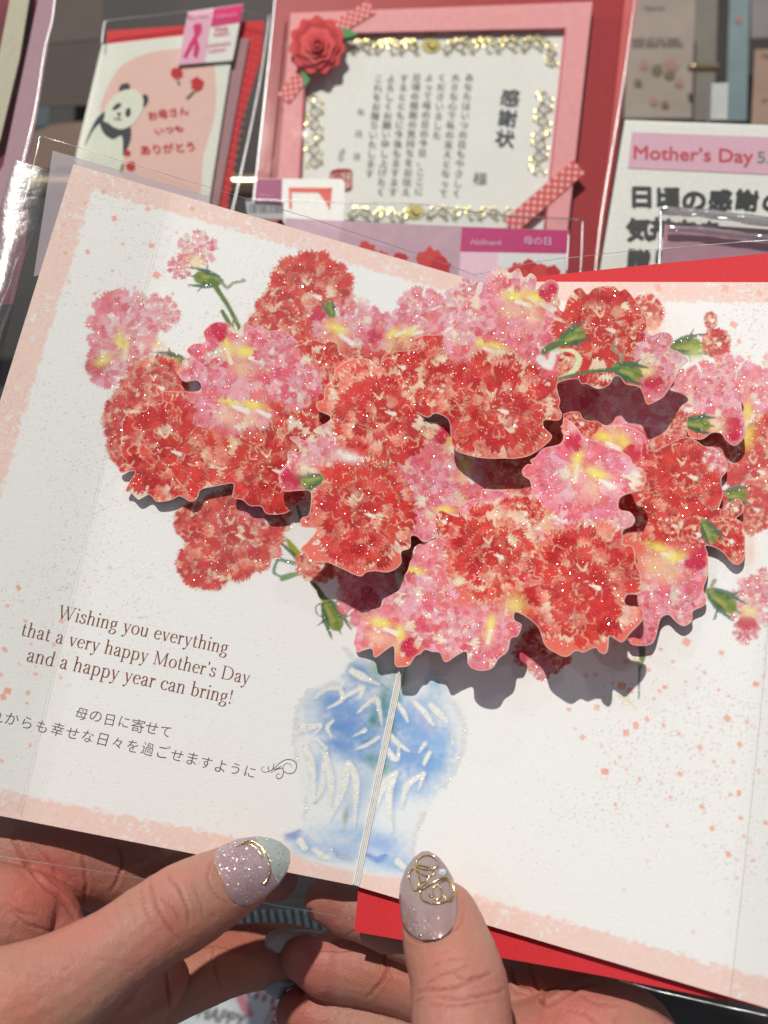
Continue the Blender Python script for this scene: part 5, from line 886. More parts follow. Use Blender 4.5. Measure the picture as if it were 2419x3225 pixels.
# ---- nails
def nail_mat(name, col, rough=.08, glit=0.0, gscale=2200.0, alpha=.0):
    g = NT(name); tc = g.n('ShaderNodeTexCoord'); nz = g.n('ShaderNodeTexNoise', Scale=500.0, Detail=3.0); g.l(tc.outputs['Object'], nz.inputs['Vector'])
    rp = g.n('ShaderNodeValToRGB'); rp.color_ramp.elements[0].color = tuple(c * .88 for c in col) + (1,); rp.color_ramp.elements[1].color = tuple(min(c * 1.1, .9) for c in col) + (1,); g.l(nz.outputs['Fac'], rp.inputs[0]); ac = g.n('ShaderNodeAttribute', attribute_name='print'); mu = g.n('ShaderNodeMix', data_type='RGBA', blend_type='MULTIPLY'); mu.inputs[0].default_value = 1.0; g.l(rp.outputs[0], mu.inputs[6]); g.l(ac.outputs['Color'], mu.inputs[7]); g.l(mu.outputs[2], g.b.inputs['Base Color'])
    g.b.inputs['Roughness'].default_value = .3; g.b.inputs['Coat Weight'].default_value = 1.0; g.b.inputs['Coat Roughness'].default_value = rough; g.b.inputs['Subsurface Weight'].default_value = .2; g.b.inputs['Subsurface Scale'].default_value = .001
    nb = g.n('ShaderNodeTexNoise', Scale=260.0, Detail=1.0); g.l(tc.outputs['Object'], nb.inputs['Vector']); bp = g.n('ShaderNodeBump', Strength=.25, Distance=.0006); g.l(nb.outputs['Fac'], bp.inputs['Height']); g.l(bp.outputs[0], g.b.inputs['Coat Normal'])
    if glit:
        at = g.n('ShaderNodeAttribute', attribute_name='print'); vo = g.n('ShaderNodeTexVoronoi', Scale=gscale); g.l(tc.outputs['Object'], vo.inputs['Vector'])
        sb = g.n('ShaderNodeVectorMath', operation='SUBTRACT'); g.l(vo.outputs['Color'], sb.inputs[0]); sb.inputs[1].default_value = (.5, .5, .5); s2 = g.n('ShaderNodeVectorMath', operation='SCALE'); g.l(sb.outputs[0], s2.inputs[0]); s2.inputs['Scale'].default_value = .95
        ge = g.n('ShaderNodeNewGeometry'); ad = g.n('ShaderNodeVectorMath', operation='ADD'); g.l(ge.outputs['Normal'], ad.inputs[0]); g.l(s2.outputs[0], ad.inputs[1]); no = g.n('ShaderNodeVectorMath', operation='NORMALIZE'); g.l(ad.outputs[0], no.inputs[0])
        gl = g.n('ShaderNodeBsdfGlossy', Roughness=.22); g.l(no.outputs[0], gl.inputs['Normal']); gl.inputs['Color'].default_value = (.95, .93, 1, 1)
        wn = g.n('ShaderNodeTexWhiteNoise'); wn.noise_dimensions = '3D'; g.l(vo.outputs['Position'], wn.inputs['Vector']); gt = g.n('ShaderNodeMath', operation='GREATER_THAN'); g.l(wn.outputs['Value'], gt.inputs[0]); gt.inputs[1].default_value = 1 - glit
        mm = g.n('ShaderNodeMath', operation='MULTIPLY'); g.l(gt.outputs[0], mm.inputs[0]); g.l(at.outputs['Alpha'], mm.inputs[1]); ms = g.n('ShaderNodeMixShader'); g.l(mm.outputs[0], ms.inputs[0]); g.l(g.b.outputs[0], ms.inputs[1]); g.l(gl.outputs[0], ms.inputs[2]); g.l(ms.outputs[0], g.out.inputs['Surface'])
    return g.m
def nail(name, pl, a0, a1, prof, h0, h1, arch, mtl, parent, s0=0, s1=1, gl=None, thick=.5, ns=40, ntt=26, w0=0.0):
    """nail plate along the axis a0 (cuticle) -> a1 (tip); prof = half widths in px; arched across"""
    a0 = np.array(a0, float); a1 = np.array(a1, float); d = a1 - a0; pe = np.array([-d[1], d[0]]) / np.hypot(*d)
    S, T = np.meshgrid(np.linspace(s0, s1, ns), np.linspace(-1, 1, ntt), indexing='ij'); hw = np.interp(S, [p[0] for p in prof], [p[1] for p in prof])
    X = a0[0] + d[0] * S + pe[0] * T * hw; Y = a0[1] + d[1] * S + pe[1] * T * hw
    mmpx = 270 / FPX; h = h0 + (h1 - h0) * S - arch * ((T * hw - w0) / max(p[1] for p in prof)) ** 2 - .9 * np.clip((S - .75) / .25, 0, 1) ** 2 - .35 * np.clip(1 - S / .08, 0, 1)
    P = np.stack([pl.hit(x, y, hh) for x, y, hh in zip(X.ravel(), Y.ravel(), h.ravel())]); n0 = len(P); B = P - pl.n * thick
    idx = np.arange(n0).reshape(ns, ntt); q = np.stack([idx[:-1, :-1], idx[:-1, 1:], idx[1:, 1:], idx[1:, :-1]], -1).reshape(-1, 4)
    rim = np.concatenate([idx[0], idx[1:, -1], idx[-1, ::-1][1:], idx[::-1, 0][1:-1]]); sk = [[rim[i], rim[i] + n0, rim[(i + 1) % len(rim)] + n0, rim[(i + 1) % len(rim)]] for i in range(len(rim))]
    al = gl(S, T) if gl else np.ones_like(S); col = np.ones((2 * n0, 4)); tn = np.array([1.02, .80, .74]) * (1 - np.clip(S / .7, 0, 1))[..., None] + np.array([1.0, 1.0, 1.0]) * np.clip(S / .7, 0, 1)[..., None]; tn = tn * (.93 + .14 * fbm(X / 14, Y / 14, 4, 2))[..., None]; col[:, :3] = np.concatenate([tn.reshape(-1, 3)] * 2); col[:, 3] = np.concatenate([al.ravel()] * 2)
    o = obj(name, np.concatenate([P, B]), mtl, parent, quads=np.concatenate([q, q[:, ::-1] + n0, np.array(sk)]), smooth=True, colors=col)
    def surf(x, y, dh=0):
        u = ((np.array([x, y]) - a0) @ d) / (d @ d); w = (np.array([x, y]) - a0) @ pe; hw_ = max(np.interp(u, [p[0] for p in prof], [p[1] for p in prof]), 1); mx_ = max(p[1] for p in prof)
        return pl.hit(x, y, h0 + (h1 - h0) * u - arch * ((w - w0) / mx_) ** 2 - .9 * np.clip((u - .75) / .25, 0, 1) ** 2 + dh)
    return o, surf
GOLD = mat('gold_wire', (.83, .62, .30), .22, metal=1.0, var=.1, scale=600)
NB = nail_mat('lilac_glitter_nail', (.40, .31, .34), .06, .16, 3800.0); NTIP = nail_mat('pale_grey_nail_tip', (.38, .44, .42), .10, .05, 3000.0)
prof1 = [(0, 62), (.06, 92), (.2, 104), (.45, 100), (.68, 84), (.84, 60), (.94, 36), (1.0, 6)]
c0, c1 = r6((1163, 624))[0], r6((1512, 462))[0]
n1o, s1f = nail('thumbnail', PL, c0, c1, prof1, 21.5, 12.6, 4.6, NB, lh, 0, .70, lambda S, T: np.clip((.72 - S) * 2.2, .1, 1) * np.clip(S * 6, .2, 1), w0=16); nail('nail_tip', PL, c0, c1, prof1, 21.6, 12.7, 4.6, NTIP, lh, .66, 1.0, w0=16)
def wire(pts, sf, r, parent, closed=False, dh=.25, nm='gold_wire'):
    P = smooth_poly(np.array(pts, float), 6, closed)
    if closed: P = np.concatenate([P, P[:2]])
    return tube(nm, np.array([sf(x, y, dh) for x, y in P]), r, GOLD, parent, 8)
wire(r6((1262, 425), (1310, 412), (1360, 440), (1392, 480), (1412, 540), (1402, 600), (1375, 640)), s1f, .22, n1o); wire(r6((1300, 420), (1345, 425), (1380, 470), (1385, 500)), s1f, .14, n1o); wire(r6((1230, 440), (1290, 428), (1340, 450), (1372, 500)), s1f, .12, n1o)
NB2 = nail_mat('clear_mauve_nail', (.36, .28, .29), .05, .20, 3400.0)
prof2 = [(0, 20), (.05, 52), (.14, 76), (.28, 88), (.5, 90), (.68, 82), (.82, 62), (.93, 40), (1.0, 10)]
e0, e1 = r7((1085, 765))[0], r7((1060, 300))[0]
n2o, s2f = nail('thumbnail', PR, e0, e1, prof2, 23.9, 12.8, 4.6, NB2, rh, 0, 1, lambda S, T: np.clip(1.1 - S * 2.6, 0, 1) * np.clip(.6 - T, 0, 1), w0=14)
for lp, r in (([(1020, 345), (1070, 320), (1120, 345), (1125, 380), (1070, 395), (1020, 380)], .22), ([(1010, 375), (1060, 378), (1110, 410), (1075, 430), (1030, 410)], .22), ([(1000, 390), (975, 430), (985, 480), (1015, 505), (1030, 450)], .22), ([(1060, 490), (1035, 510), (1045, 550), (1100, 572), (1170, 560), (1215, 510), (1190, 455), (1150, 440)], .24), ([(1100, 500), (1120, 480), (1150, 500), (1140, 545), (1110, 550)], .16), ([(1130, 480), (1170, 450), (1200, 480), (1215, 530), (1180, 560)], .16), ([(1030, 470), (1070, 450), (1085, 430), (1060, 470), (1035, 495)], .18), ([(1085, 500), (1080, 530), (1100, 540)], .14)):
    wire(r7(*lp), s2f, r, n2o, len(lp) > 4, .3)
GEM = mat('crystal_gem', (.85, .87, .9), .05, spec=1.0, coat=1.0, var=.3, scale=3000)
gx, gy = r7((1152, 412))[0]; gc = s2f(gx, gy, .2); V = []; F = []
for i, (rr, zz) in enumerate(((1.0, 0), (1.0, .25), (.55, .6))):
    for k in range(8): a = k * math.pi / 4 + i * .2; V.append(gc + np.array([math.cos(a) * rr, math.sin(a) * rr, zz]))
for i in range(2):
    for k in range(8): F.append([i * 8 + k, i * 8 + (k + 1) % 8, (i + 1) * 8 + (k + 1) % 8, (i + 1) * 8 + k])
F.append([16 + k for k in range(8)]); obj('nail_gem', np.array(V), GEM, n2o, polys=F)
# finger nails seen past the tips of the right hand's middle and ring fingers
NF1 = nail_mat('cloudy_beige_nail', (.44, .40, .36), .06); NF2 = nail_mat('smoky_blue_nail', (.27, .31, .37), .05)
def edge_nail(pts, h0, mtl):
    P = smooth_poly(np.array(r7(*pts), float), 5); c = P.mean(0); rings = []; 
    for f, dz in ((1.0, -1.2), (.8, -.1), (.5, .5), (.2, .7)): rings.append(np.array([VE.hit(c[0] + (p[0] - c[0]) * f, c[1] + (p[1] - c[1]) * f, h0 + dz) for p in P]))
    m = len(P); V = np.concatenate(rings + [rings[0] - PR.n * .5]); F = []
    for i in range(3): F += [[i * m + k, i * m + (k + 1) % m, (i + 1) * m + (k + 1) % m, (i + 1) * m + k] for k in range(m)]
    F.append([3 * m + k for k in range(m)]); F += [[k, 4 * m + k, 4 * m + (k + 1) % m, (k + 1) % m] for k in range(m)]
    cl = np.ones((len(V), 4)); cl[:, 3] = .3; return obj('fingernail', V, mtl, rh, polys=F, smooth=True, colors=cl)
edge_nail([(600, 738), (480, 708), (380, 702), (300, 706), (245, 725), (218, 765), (222, 800), (260, 822), (300, 836), (345, 800), (450, 770)], -24, NF1)
edge_nail([(400, 992), (350, 958), (300, 950), (255, 958), (222, 985), (215, 1015), (240, 1045), (288, 1075), (320, 1060), (340, 1020)], -29, NF2)
# ------------------------------------------------------------------ cards on the display behind
def B1(x, y): return (x / 1.8433, y / 1.8433)             # reading frames used while tracing the background
def B2(x, y): return (800 + x / 1.5082, y / 1.5082)
def B3(x, y): return (1500 + x / 1.8052, y / 1.8052)
def bp(f, *p): return [f(*q) for q in p]
CLEAR = film_mat('card_bag', fac=.05, rough=.05, wave=.35, scale=32)
BWELD = film_mat('bag_weld', tint=(.72, .72, .76), fac=.32, rough=.3, wave=.15, scale=80)
WHT = mat('white_card_stock', AL(234, 234, 228), .7, scale=600, var=.03)
BLACK = mat('black_print', (.03, .035, .045), .6); CREAMC = mat('cream_card', AL(205, 200, 176), .7)
def bagline(pts, pl, off, parent, r=.28):
    P = smooth_poly(np.array(pts, float), 6, False); W3 = pl.hit(P[:, 0], P[:, 1], off); return tube('bag_weld', W3, r, BWELD, parent, 6)
def lines(s, pl, a, b, off, m, parent, bold=.008, stretch=1.0, nm='printed_words', shear=0): return text(nm, s, pl, a, b, off, m, parent, bold * .7, shear, stretch)
def blob(pts, pl, off, m, parent, nm='printed_shape', sub=5):
    P = smooth_poly(np.array(pts, float), sub); F = pl.hit(P[:, 0], P[:, 1], off); return obj(nm, F, m, parent, polys=[list(range(len(F)))])
def flat(nm, pts, pl, off, m, parent):
    P = np.array(pts, float); F = pl.hit(P[:, 0], P[:, 1], off); return obj(nm, F, m, parent, polys=[list(range(len(F)))])
# ---- framed certificate card on a red backing
PC = depth_plane(1350, 500, 430, 12, 0)
RB = mat('crimson_card', AL(158, 16, 28), .5, scale=300, var=.06, coat=.15); PKF = mat('pink_frame_card', AL(240, 160, 162), .65, scale=500)
cert = empty('certificate_card', PC.hit(1300, 900), 'white certificate in a pink frame on red backing, with red paper rose and gold scrolls', 'greeting card')
panel('backing_card', [(868, -60), (2010, -90), (1945, 470), (1868, 940), (770, 905), (812, 560)], PC, -3.5, .8, RB, cert)
panel('side_fold', [(1975, -70), (2022, -80), (1962, 300), (1900, 700), (1872, 940), (1862, 940), (1930, 380)], PC, -2.0, .6, mat('salmon_card', AL(206, 92, 88), .5), cert)
panel('white_sheet', bp(B2, (238, 150), (1484, 128), (1384, 1110), (205, 1030), (212, 850)), PC, -1.2, .5, WHT, cert)
fr = [bp(B2, (175, 62), (1608, 8), (1484, 132), (248, 160)), bp(B2, (1608, 8), (1488, 1110), (1384, 1110), (1484, 132)), bp(B2, (175, 62), (248, 160), (205, 1030), (100, 1010))]
for k, f in enumerate(fr): panel('frame_side', f, PC, 2.0 + .01 * k, 2.6, PKF, cert)
lip = mat('dusty_rose_edge', AL(206, 100, 116), .6)
for a, b in (((248, 160), (1484, 132)), ((1484, 132), (1384, 1100)), ((248, 160), (206, 1000))):
    Pp = np.array([B2(*a), B2(*b)]); W3 = PC.hit(Pp[:, 0], Pp[:, 1], 1.2); tube('frame_lip', np.linspace(W3[0], W3[1], 6), .9, lip, cert, 6)
# paper rose and leaves
RO = [mat('rose_paper_%s' % n, AL(*c), .7) for n, c in (('bright', (214, 66, 68)), ('deep', (186, 44, 52)), ('soft', (222, 84, 84)))]
LEAF = mat('leaf_green_card', AL(84, 152, 92), .7)
for pts in ([(415, 135), (450, 140), (490, 160), (455, 175), (420, 180)], [(225, 340), (280, 345), (262, 380), (240, 412), (236, 375)]): panel('paper_leaf', smooth_poly(bp(B2, *pts), 4), PC, 4.0, .5, LEAF, cert)
rc = np.array([300, 212]); rr = random.Random(3)
for ring, (R0, n, z, am) in enumerate(((128, 11, 6.0, 9), (104, 9, 7.0, 7), (80, 7, 8.0, 6), (56, 6, 9.0, 5), (34, 5, 9.8, 3))):
    pts = []
    for i in range(60):
        a = 2 * math.pi * i / 60; r = R0 + am * math.sin(a * n + ring) + rr.uniform(-1, 1); pts.append((rc[0] + r * math.cos(a), rc[1] + r * 1.04 * math.sin(a)))
    panel('rose_petal_ring', bp(B2, *pts), PC, z, .5, RO[ring % 3], cert)
P = np.array([B2(rc[0] + (6 + t * 3.2) * math.cos(t), rc[1] + (6 + t * 3.2) * math.sin(t)) for t in np.linspace(0, 9, 60)]); tube('rose_swirl', PC.hit(P[:, 0], P[:, 1], 10.2), .5, RO[1], cert, 6)
# checked ribbons across two corners
CHK = mat('ribbon_coral', AL(216, 84, 84), .6); CHL = mat('ribbon_pale', AL(244, 200, 196), .6)
def ribbon(a, b, wpx, z, n, skip=None):
    a = np.array(B2(*a)); b = np.array(B2(*b)); d = unit(b - a); p = np.array([-d[1], d[0]]); w = wpx / 1.508 / 2
    panel('ribbon', [a + p * w, b + p * w, b - p * w, a - p * w], PC, z, .4, CHK, cert); J = Join(); L = np.linalg.norm(b - a); m = int(L / (2 * w / 4))
    for i in range(m):
        for j in range(4):
            if (i + j) % 2: continue
            c = a + d * (i + .5) * L / m + p * (j - 1.5) * w * .5; h = w * .17
            J.add([PC.hit(*(c + q), z + .06) for q in ((p + d) * h, (p - d) * h, (-p - d) * h, (d - p) * h)], [[0, 1, 2, 3]])
    J.build('ribbon_check', CHL, cert)
ribbon((1545, 790), (1215, 1075), 84, 2.6, 5); ribbon((560, 30), (395, 130), 70, 2.6, 4); ribbon((232, 350), (140, 470), 70, 2.6, 4)
# gold scroll border
GF = mat('gold_foil', (.66, .56, .25), .30, metal=.85, var=.25, scale=500); GD = mat('dark_gold_foil', (.20, .17, .06), .4, metal=.6, var=.3)
J = Join()
def curl(x, y, r, a0, turns, w=.15, flip=1):
    t = np.linspace(0, turns * 6.283, int(16 * turns) + 6); q = r * (1 - .85 * t / t[-1]); P = np.array([B2(x + k * math.cos(a0 + flip * s), y + k * math.sin(a0 + flip * s)) for s, k in zip(t, q)])
    J.add(*tube_geo(PC.hit(P[:, 0], P[:, 1], -.55), np.linspace(w * 1.4, w * .7, len(P)), 5))
def wave(p0, p1, n, amp, w=.15):
    p0 = np.array(p0, float); p1 = np.array(p1, float); d = unit(p1 - p0); p = np.array([-d[1], d[0]]); L = np.linalg.norm(p1 - p0); t = np.linspace(0, 1, 16 * n)
    P = np.array([B2(*(p0 + d * L * s + p * amp * math.sin(s * n * math.pi))) for s in t]); J.add(*tube_geo(PC.hit(P[:, 0], P[:, 1], -.6), np.full(len(P), w), 5))
    for i in range(n):
        c = p0 + d * L * (i + .5) / n; s = 1 if i % 2 == 0 else -1; a = math.atan2(d[1], d[0])
        curl(*(c + p * s * amp * .1), amp * 1.0, a + (math.pi if i % 3 else 0), 1.3, .17, s); curl(*(c - p * s * amp * 1.0 + d * 10), amp * .55, a, 1.1, .16, -s)
        for q in range(2): curl(*(c + p * s * amp * (1.1 + .2 * q) + d * (q - 1) * 16), amp * .32, a + q, 1.0, .14, s)
for p0, p1, n, am in (((450, 222), (790, 225), 6, 24), ((890, 225), (1380, 208), 8, 24), ((290, 440), (285, 800), 6, 28), ((1385, 430), (1345, 830), 7, 28), ((1400, 190), (1420, 320), 3, 20), ((440, 1010), (740, 1025), 5, 22), ((810, 1010), (1230, 1015), 7, 22), ((500, 200), (780, 205), 6, 14), ((920, 200), (1390, 185), 8, 14)): wave(p0, p1, n, am)
tag(J.build('gold_scroll', GF, cert), kind='stuff')
for (x, y) in ((842, 215), (765, 1005)):
    panel('gold_crest', bp(B2, *[(x + 46 * math.cos(t), y + 36 * math.sin(t)) for t in np.linspace(0, 6.28, 17)[:-1]]), PC, -.8, .2, GD, cert)
    J = Join(); [J.add(*tube_geo(PC.hit(*np.array(bp(B2, *[(x + 20 * math.cos(t + k), y + 16 * math.sin(t * 1.5 + k)) for t in np.linspace(0, 3, 14)])).T, -.5), np.full(14, .3), 5)) for k in range(2)]; J.build('gold_crest_knot', GF, cert)
# vertical columns of lettering
GREYI = mat('grey_print', AL(138, 138, 138), .7); DARKI = mat('charcoal_print', AL(84, 88, 92), .7); REDI = mat('red_stamp_ink', AL(204, 92, 88), .7)
def column(s, f, p0, p1, h, pl, off, m, parent, bold=.02, rot=.03):
    p0 = np.array(f(*p0)); p1 = np.array(f(*p1)); n = len(s); A = pl.hit(*p0, off); Bq = pl.hit(*p1, off); dn = unit(Bq - A); ex = np.cross(dn, pl.n) * -1; ex = unit(np.cross(pl.n, dn)); 
    if ex[0] < 0: ex = -ex
    st = np.linalg.norm(Bq - A) / max(n - 1, 1); V = []; F = []; k = 0
    for i, ch in enumerate(s):
        if ch == ' ': continue
        co, fs = glyph_mesh(ch, 0); c = (co - np.array([.5, .38])) * h; V.append(A + dn * st * i + np.outer(c[:, 0], ex) - np.outer(c[:, 1], dn)); F += [[q + k for q in g] for g in fs]; k += len(co)
    return heavy('printed_column', np.concatenate(V), F, ex, pl, bold * .4 * h, m, parent)
for s, a, b in (("あなたはいつの日もやさしく", (1022, 365), (962, 915)), ("大きな心で私の支えとなって", (957, 365), (900, 915)), ("くださいました", (892, 365), (868, 640)), ("よって母の日の今日、ここに", (832, 365), (782, 905)), ("日頃の感謝の気持ちをお伝え", (772, 365), (722, 908)), ("するとともに今後もますます", (712, 368), (660, 908)), ("よろしくお願い申し上げたく", (650, 370), (602, 908)), ("これをお贈りいたします", (592, 370), (548, 820)), ("年", (508, 530), (507, 540)), ("月", (497, 632), (496, 642)), ("日", (488, 740), (487, 750)), ("より", (420, 715), (412, 750))):
    column(s, B2, a, b, 4.0 if len(s) > 2 else 3.4, PC, -.6, GREYI, cert)
column("感謝状", B2, (1216, 462), (1192, 655), 8.6, PC, -.6, DARKI, cert, .035); column("様", B2, (1074, 845), (1073, 855), 6.2, PC, -.6, GREYI, cert, .02)
st = [(375, 812), (455, 808), (460, 840), (455, 895), (385, 893), (366, 850)]; P = np.array(smooth_poly(bp(B2, *st), 6)); P = np.vstack([P, P[:2]]); tube('stamp_ring', PC.hit(P[:, 0], P[:, 1], -.6), .45, REDI, cert, 5)
column("感謝", B2, (396, 835), (394, 872), 4.2, PC, -.55, REDI, cert, .05); column("之印", B2, (432, 832), (430, 870), 4.2, PC, -.55, REDI, cert, .05)
cb = film('clear_bag', [(868, -70), (2015, -80), (1870, 950), (770, 910)], PC, 11.5, CLEAR, cert, 24, 1.2, 24, 5)
bagline([(872, -60), (842, 240), (800, 620), (772, 880)], PC, 11.5, cert, .5); bagline([(2010, -80), (1960, 280), (1895, 680), (1868, 930)], PC, 11.5, cert, .5)
# ---- magenta price strip and small picture label clipped at the certificate's lower left
PS = depth_plane(900, 640, 405, 12, 0); MG = mat('magenta_print', AL(190, 32, 110), .5); PLM = mat('plum_print', AL(140, 28, 92), .5)
lab = empty('product_label', PS.hit(900, 690), 'small white label with magenta end and a framed-card picture, below the certificate card', 'label')
panel('label_card', bp(B2, (12, 848), (135, 848), (420, 850), (432, 872), (428, 1060), (140, 1060), (140, 962), (2, 958)), PS, 0, .4, WHT, lab)
flat('magenta_end', bp(B2, (12, 850), (134, 850), (130, 962), (2, 957)), PS, .15, PLM, lab)
for f in ([(165, 890), (372, 892), (360, 915), (178, 912)], [(165, 890), (178, 912), (180, 990), (168, 990)], [(372, 892), (360, 1000), (340, 960), (300, 905), (350, 900)]): flat('printed_frame', bp(B2, *f), PS, .15, mat('coral_print', AL(220, 96, 84), .6), lab)
lines("Hallmark", PS, B2(20, 930), B2(92, 936), .25, mat('pale_pink_print', AL(220, 150, 190), .6), lab)
bc = empty('barcode_sticker', PS.hit(850, 700), 'grey barcode sticker seen through plastic left of the small picture label', 'sticker'); panel('sticker_sheet', bp(B2, (-40, 955), (170, 962), (270, 980), (268, 1040), (120, 1042), (-30, 1035)), PS, -.8, .3, mat('grey_sticker', AL(168, 166, 170), .6), bc)
J = Join(); rr = random.Random(9); x = -22
while x < 165:
    w = rr.choice([2, 3, 5]); J.add([PS.hit(*B2(x, 968 + x * .03), -.7), PS.hit(*B2(x + w, 968 + x * .03), -.7), PS.hit(*B2(x + w, 1012), -.7), PS.hit(*B2(x, 1012), -.7)], [[0, 3, 2, 1]]); x += w + rr.choice([3, 4, 6])
J.build('barcode', BLACK, bc)
# ---- lilac card with the pink header in front of the certificate
PD = depth_plane(1500, 780, 372, 12, 0); LIL = mat('lilac_card', AL(196, 160, 176), .6, coat=.3, scale=200)
lil = empty('greeting_card', PD.hit(1400, 1000), 'lilac carnation card with magenta header strip, directly behind the top of the open card', 'greeting card')
panel('card_front', bp(B2, (150, 1036), (800, 1068), (1498, 1094), (1480, 1500), (100, 1500)), PD, 0, .8, LIL, lil)
panel('header_strip', bp(B2, (988, 1078), (1494, 1094), (1487, 1204), (980, 1194)), PD, .6, .3, MG, lil); panel('header_strip', bp(B2, (980, 1194), (1487, 1204), (1478, 1420), (970, 1420)), PD, .5, .3, mat('blush_card', AL(236, 196, 214), .6), lil)
panel('label_picture', bp(B2, (1160, 1200), (1482, 1206), (1470, 1420), (1155, 1420)), PD, .8, .2, mat('white_label', AL(225, 224, 226), .6), lil)
PALE = mat('pale_lilac_print', AL(226, 176, 208), .6); lines("Hallmark", PD, B2(1028, 1162), B2(1180, 1166), .8, PALE, lil, .012, shear=.35); lines("母の日", PD, B2(1282, 1158), B2(1410, 1162), .8, PALE, lil, .02)
FLR = mat('red_flower_print', AL(196, 44, 52), .7)
def flowerblob(cx, cy, r, f, pl, off, m, parent, seed): 
    R = random.Random(seed); blob([f(cx + r * (1 + R.uniform(-.22, .16)) * math.cos(t), cy + r * (1 + R.uniform(-.22, .16)) * math.sin(t)) for t in np.linspace(0, 6.283, 22)[:-1]], pl, off, m, parent, 'printed_carnation', 3)
for k, (x, y, r) in enumerate(((535, 1195, 46), (690, 1235, 40), (830, 1240, 64), (885, 1270, 50), (600, 1230, 40))): flowerblob(x, y, r, B2, PD, .1 + .03 * k, FLR if k % 2 else mat('coral_flower_print', AL(212, 70, 66), .7), lil, k)
for k, (x, y, r) in enumerate(((1250, 1290, 44), (1310, 1270, 38), (1365, 1300, 44), (1420, 1290, 32), (1290, 1330, 44), (1370, 1350, 40))): flowerblob(x, y, r, B2, PD, .9 + .03 * k, FLR if k % 2 else mat('coral_flower_print', AL(212, 70, 66), .7), lil, k + 20)
film('clear_bag', [B2(430, 962), B2(1562, 1042), B2(1545, 1600), B2(330, 1560)], PD, 2.2, CLEAR, lil, 20, .8, 12, 8)
bagline(bp(B2, (-60, 945), (430, 962), (800, 972), (1160, 1020), (1562, 1042)), PD, 2.2, lil, .3); bagline(bp(B2, (1562, 1042), (1556, 1200), (1545, 1400)), PD, 2.2, lil, .35); bagline(bp(B2, (1495, 1100), (1485, 1300)), PD, 2.2, lil, .3)
# ---- panda card
PP = depth_plane(520, 350, 425, 12, -14); SR = mat('scarlet_envelope', AL(206, 42, 50), .65)
pan = empty('panda_card', PP.hit(450, 700), 'white card with a plain panda and pink patch, red envelope behind, in a clear bag', 'greeting card')
panel('envelope_back', bp(B1, (620, 178), (1535, 118), (1520, 330), (1400, 700), (1300, 1300), (1130, 1300), (620, 260)), PP, -3, .5, SR, pan)
J = Join()
for k in range(22):
    t = k / 21; x = 1495 - 190 * t; y = 180 + 1000 * t
    for dx in (-18, 14): c = np.array(B1(x + dx, y + (12 if dx > 0 else 0))); J.add([PP.hit(*(c + np.array(q)), -2.9) for q in ((-3, -3), (-3, 3), (3, 3), (3, -3))], [[0, 1, 2, 3]])
J.build('printed_dots', mat('light_red_print', AL(232, 96, 96), .7), pan)
panel('card_back', bp(B1, (1320, 225), (1448, 222), (1400, 480), (1268, 1200), (1180, 1200)), PP, -1.8, .5, mat('mauve_back_leaf', AL(170, 130, 135), .7), pan)  # plain mauve leaf behind the card front
panel('card_front', bp(B1, (592, 258), (1362, 172), (1335, 400), (1210, 1200), (440, 1200), (440, 900), (520, 560)), PP, 0, .6, mat('ivory_card', AL(232, 234, 222), .7), pan)
PKP = mat('pink_patch_print', AL(242, 194, 184), .7); PWH = mat('panda_white_print', AL(228, 232, 214), .7)
blob(bp(B1, (720, 370), (850, 310), (1010, 285), (1180, 290), (1240, 350), (1255, 560), (1235, 720), (1180, 900), (1120, 1180), (700, 1190), (640, 1000), (580, 700), (600, 560), (660, 440)), PP, .05, PKP, pan)
blob(bp(B1, (600, 650), (560, 700), (500, 830), (450, 1000), (445, 1190), (700, 1190), (712, 1000), (720, 880), (700, 740)), PP, .10, PWH, pan, 'panda_body')
blob(bp(B1, (612, 645), (560, 690), (510, 790), (490, 850), (540, 760), (580, 715), (600, 700)), PP, .14, BLACK, pan, 'panda_arm')
blob(bp(B1, (580, 700), (640, 720), (700, 745), (755, 735), (760, 800), (740, 860), (715, 905), (708, 790), (655, 808), (600, 770)), PP, .16, BLACK, pan, 'panda_arm')
blob(bp(B1, (690, 520), (705, 490), (740, 482), (756, 500), (745, 530), (710, 545)), PP, .18, BLACK, pan, 'panda_ear'); blob(bp(B1, (812, 590), (820, 560), (848, 548), (862, 572), (850, 610), (822, 622)), PP, .18, BLACK, pan, 'panda_ear')
blob(bp(B1, (700, 530), (780, 520), (830, 570), (820, 650), (770, 720), (700, 750), (630, 715), (608, 650), (640, 580)), PP, .22, PWH, pan, 'panda_head')
blob(bp(B1, (650, 632), (680, 600), (705, 602), (692, 625), (665, 640)), PP, .26, BLACK, pan, 'panda_eye'); blob(bp(B1, (728, 650), (740, 628), (756, 630), (758, 665), (742, 680), (730, 672)), PP, .26, BLACK, pan, 'panda_eye'); blob(bp(B1, (680, 655), (700, 655), (700, 670), (688, 678)), PP, .26, BLACK, pan, 'panda_nose')
for x in (662, 686): P = smooth_poly(bp(B1, (x, 680), (x + 6, 695), (x + 22, 690)), 4, False); tube('panda_mouth', PP.hit(P[:, 0], P[:, 1], .3), .22, BLACK, pan, 5)
RDI = mat('raspberry_ink', AL(206, 54, 74), .7)
lines("お母さん", PP, B1(868, 695), B1(1098, 660), .2, RDI, pan, .045); lines("いつも", PP, B1(905, 780), B1(1066, 760), .2, RDI, pan, .045, .8); lines("ありがとう", PP, B1(822, 896), B1(1132, 872), .2, RDI, pan, .045)
for k, (x, y, r) in enumerate(((1030, 425, 36), (1145, 490, 40), (740, 890, 18), (760, 965, 28))): flowerblob(x, y, r, B1, PP, .2 + .02 * k, FLR, pan, k + 40)
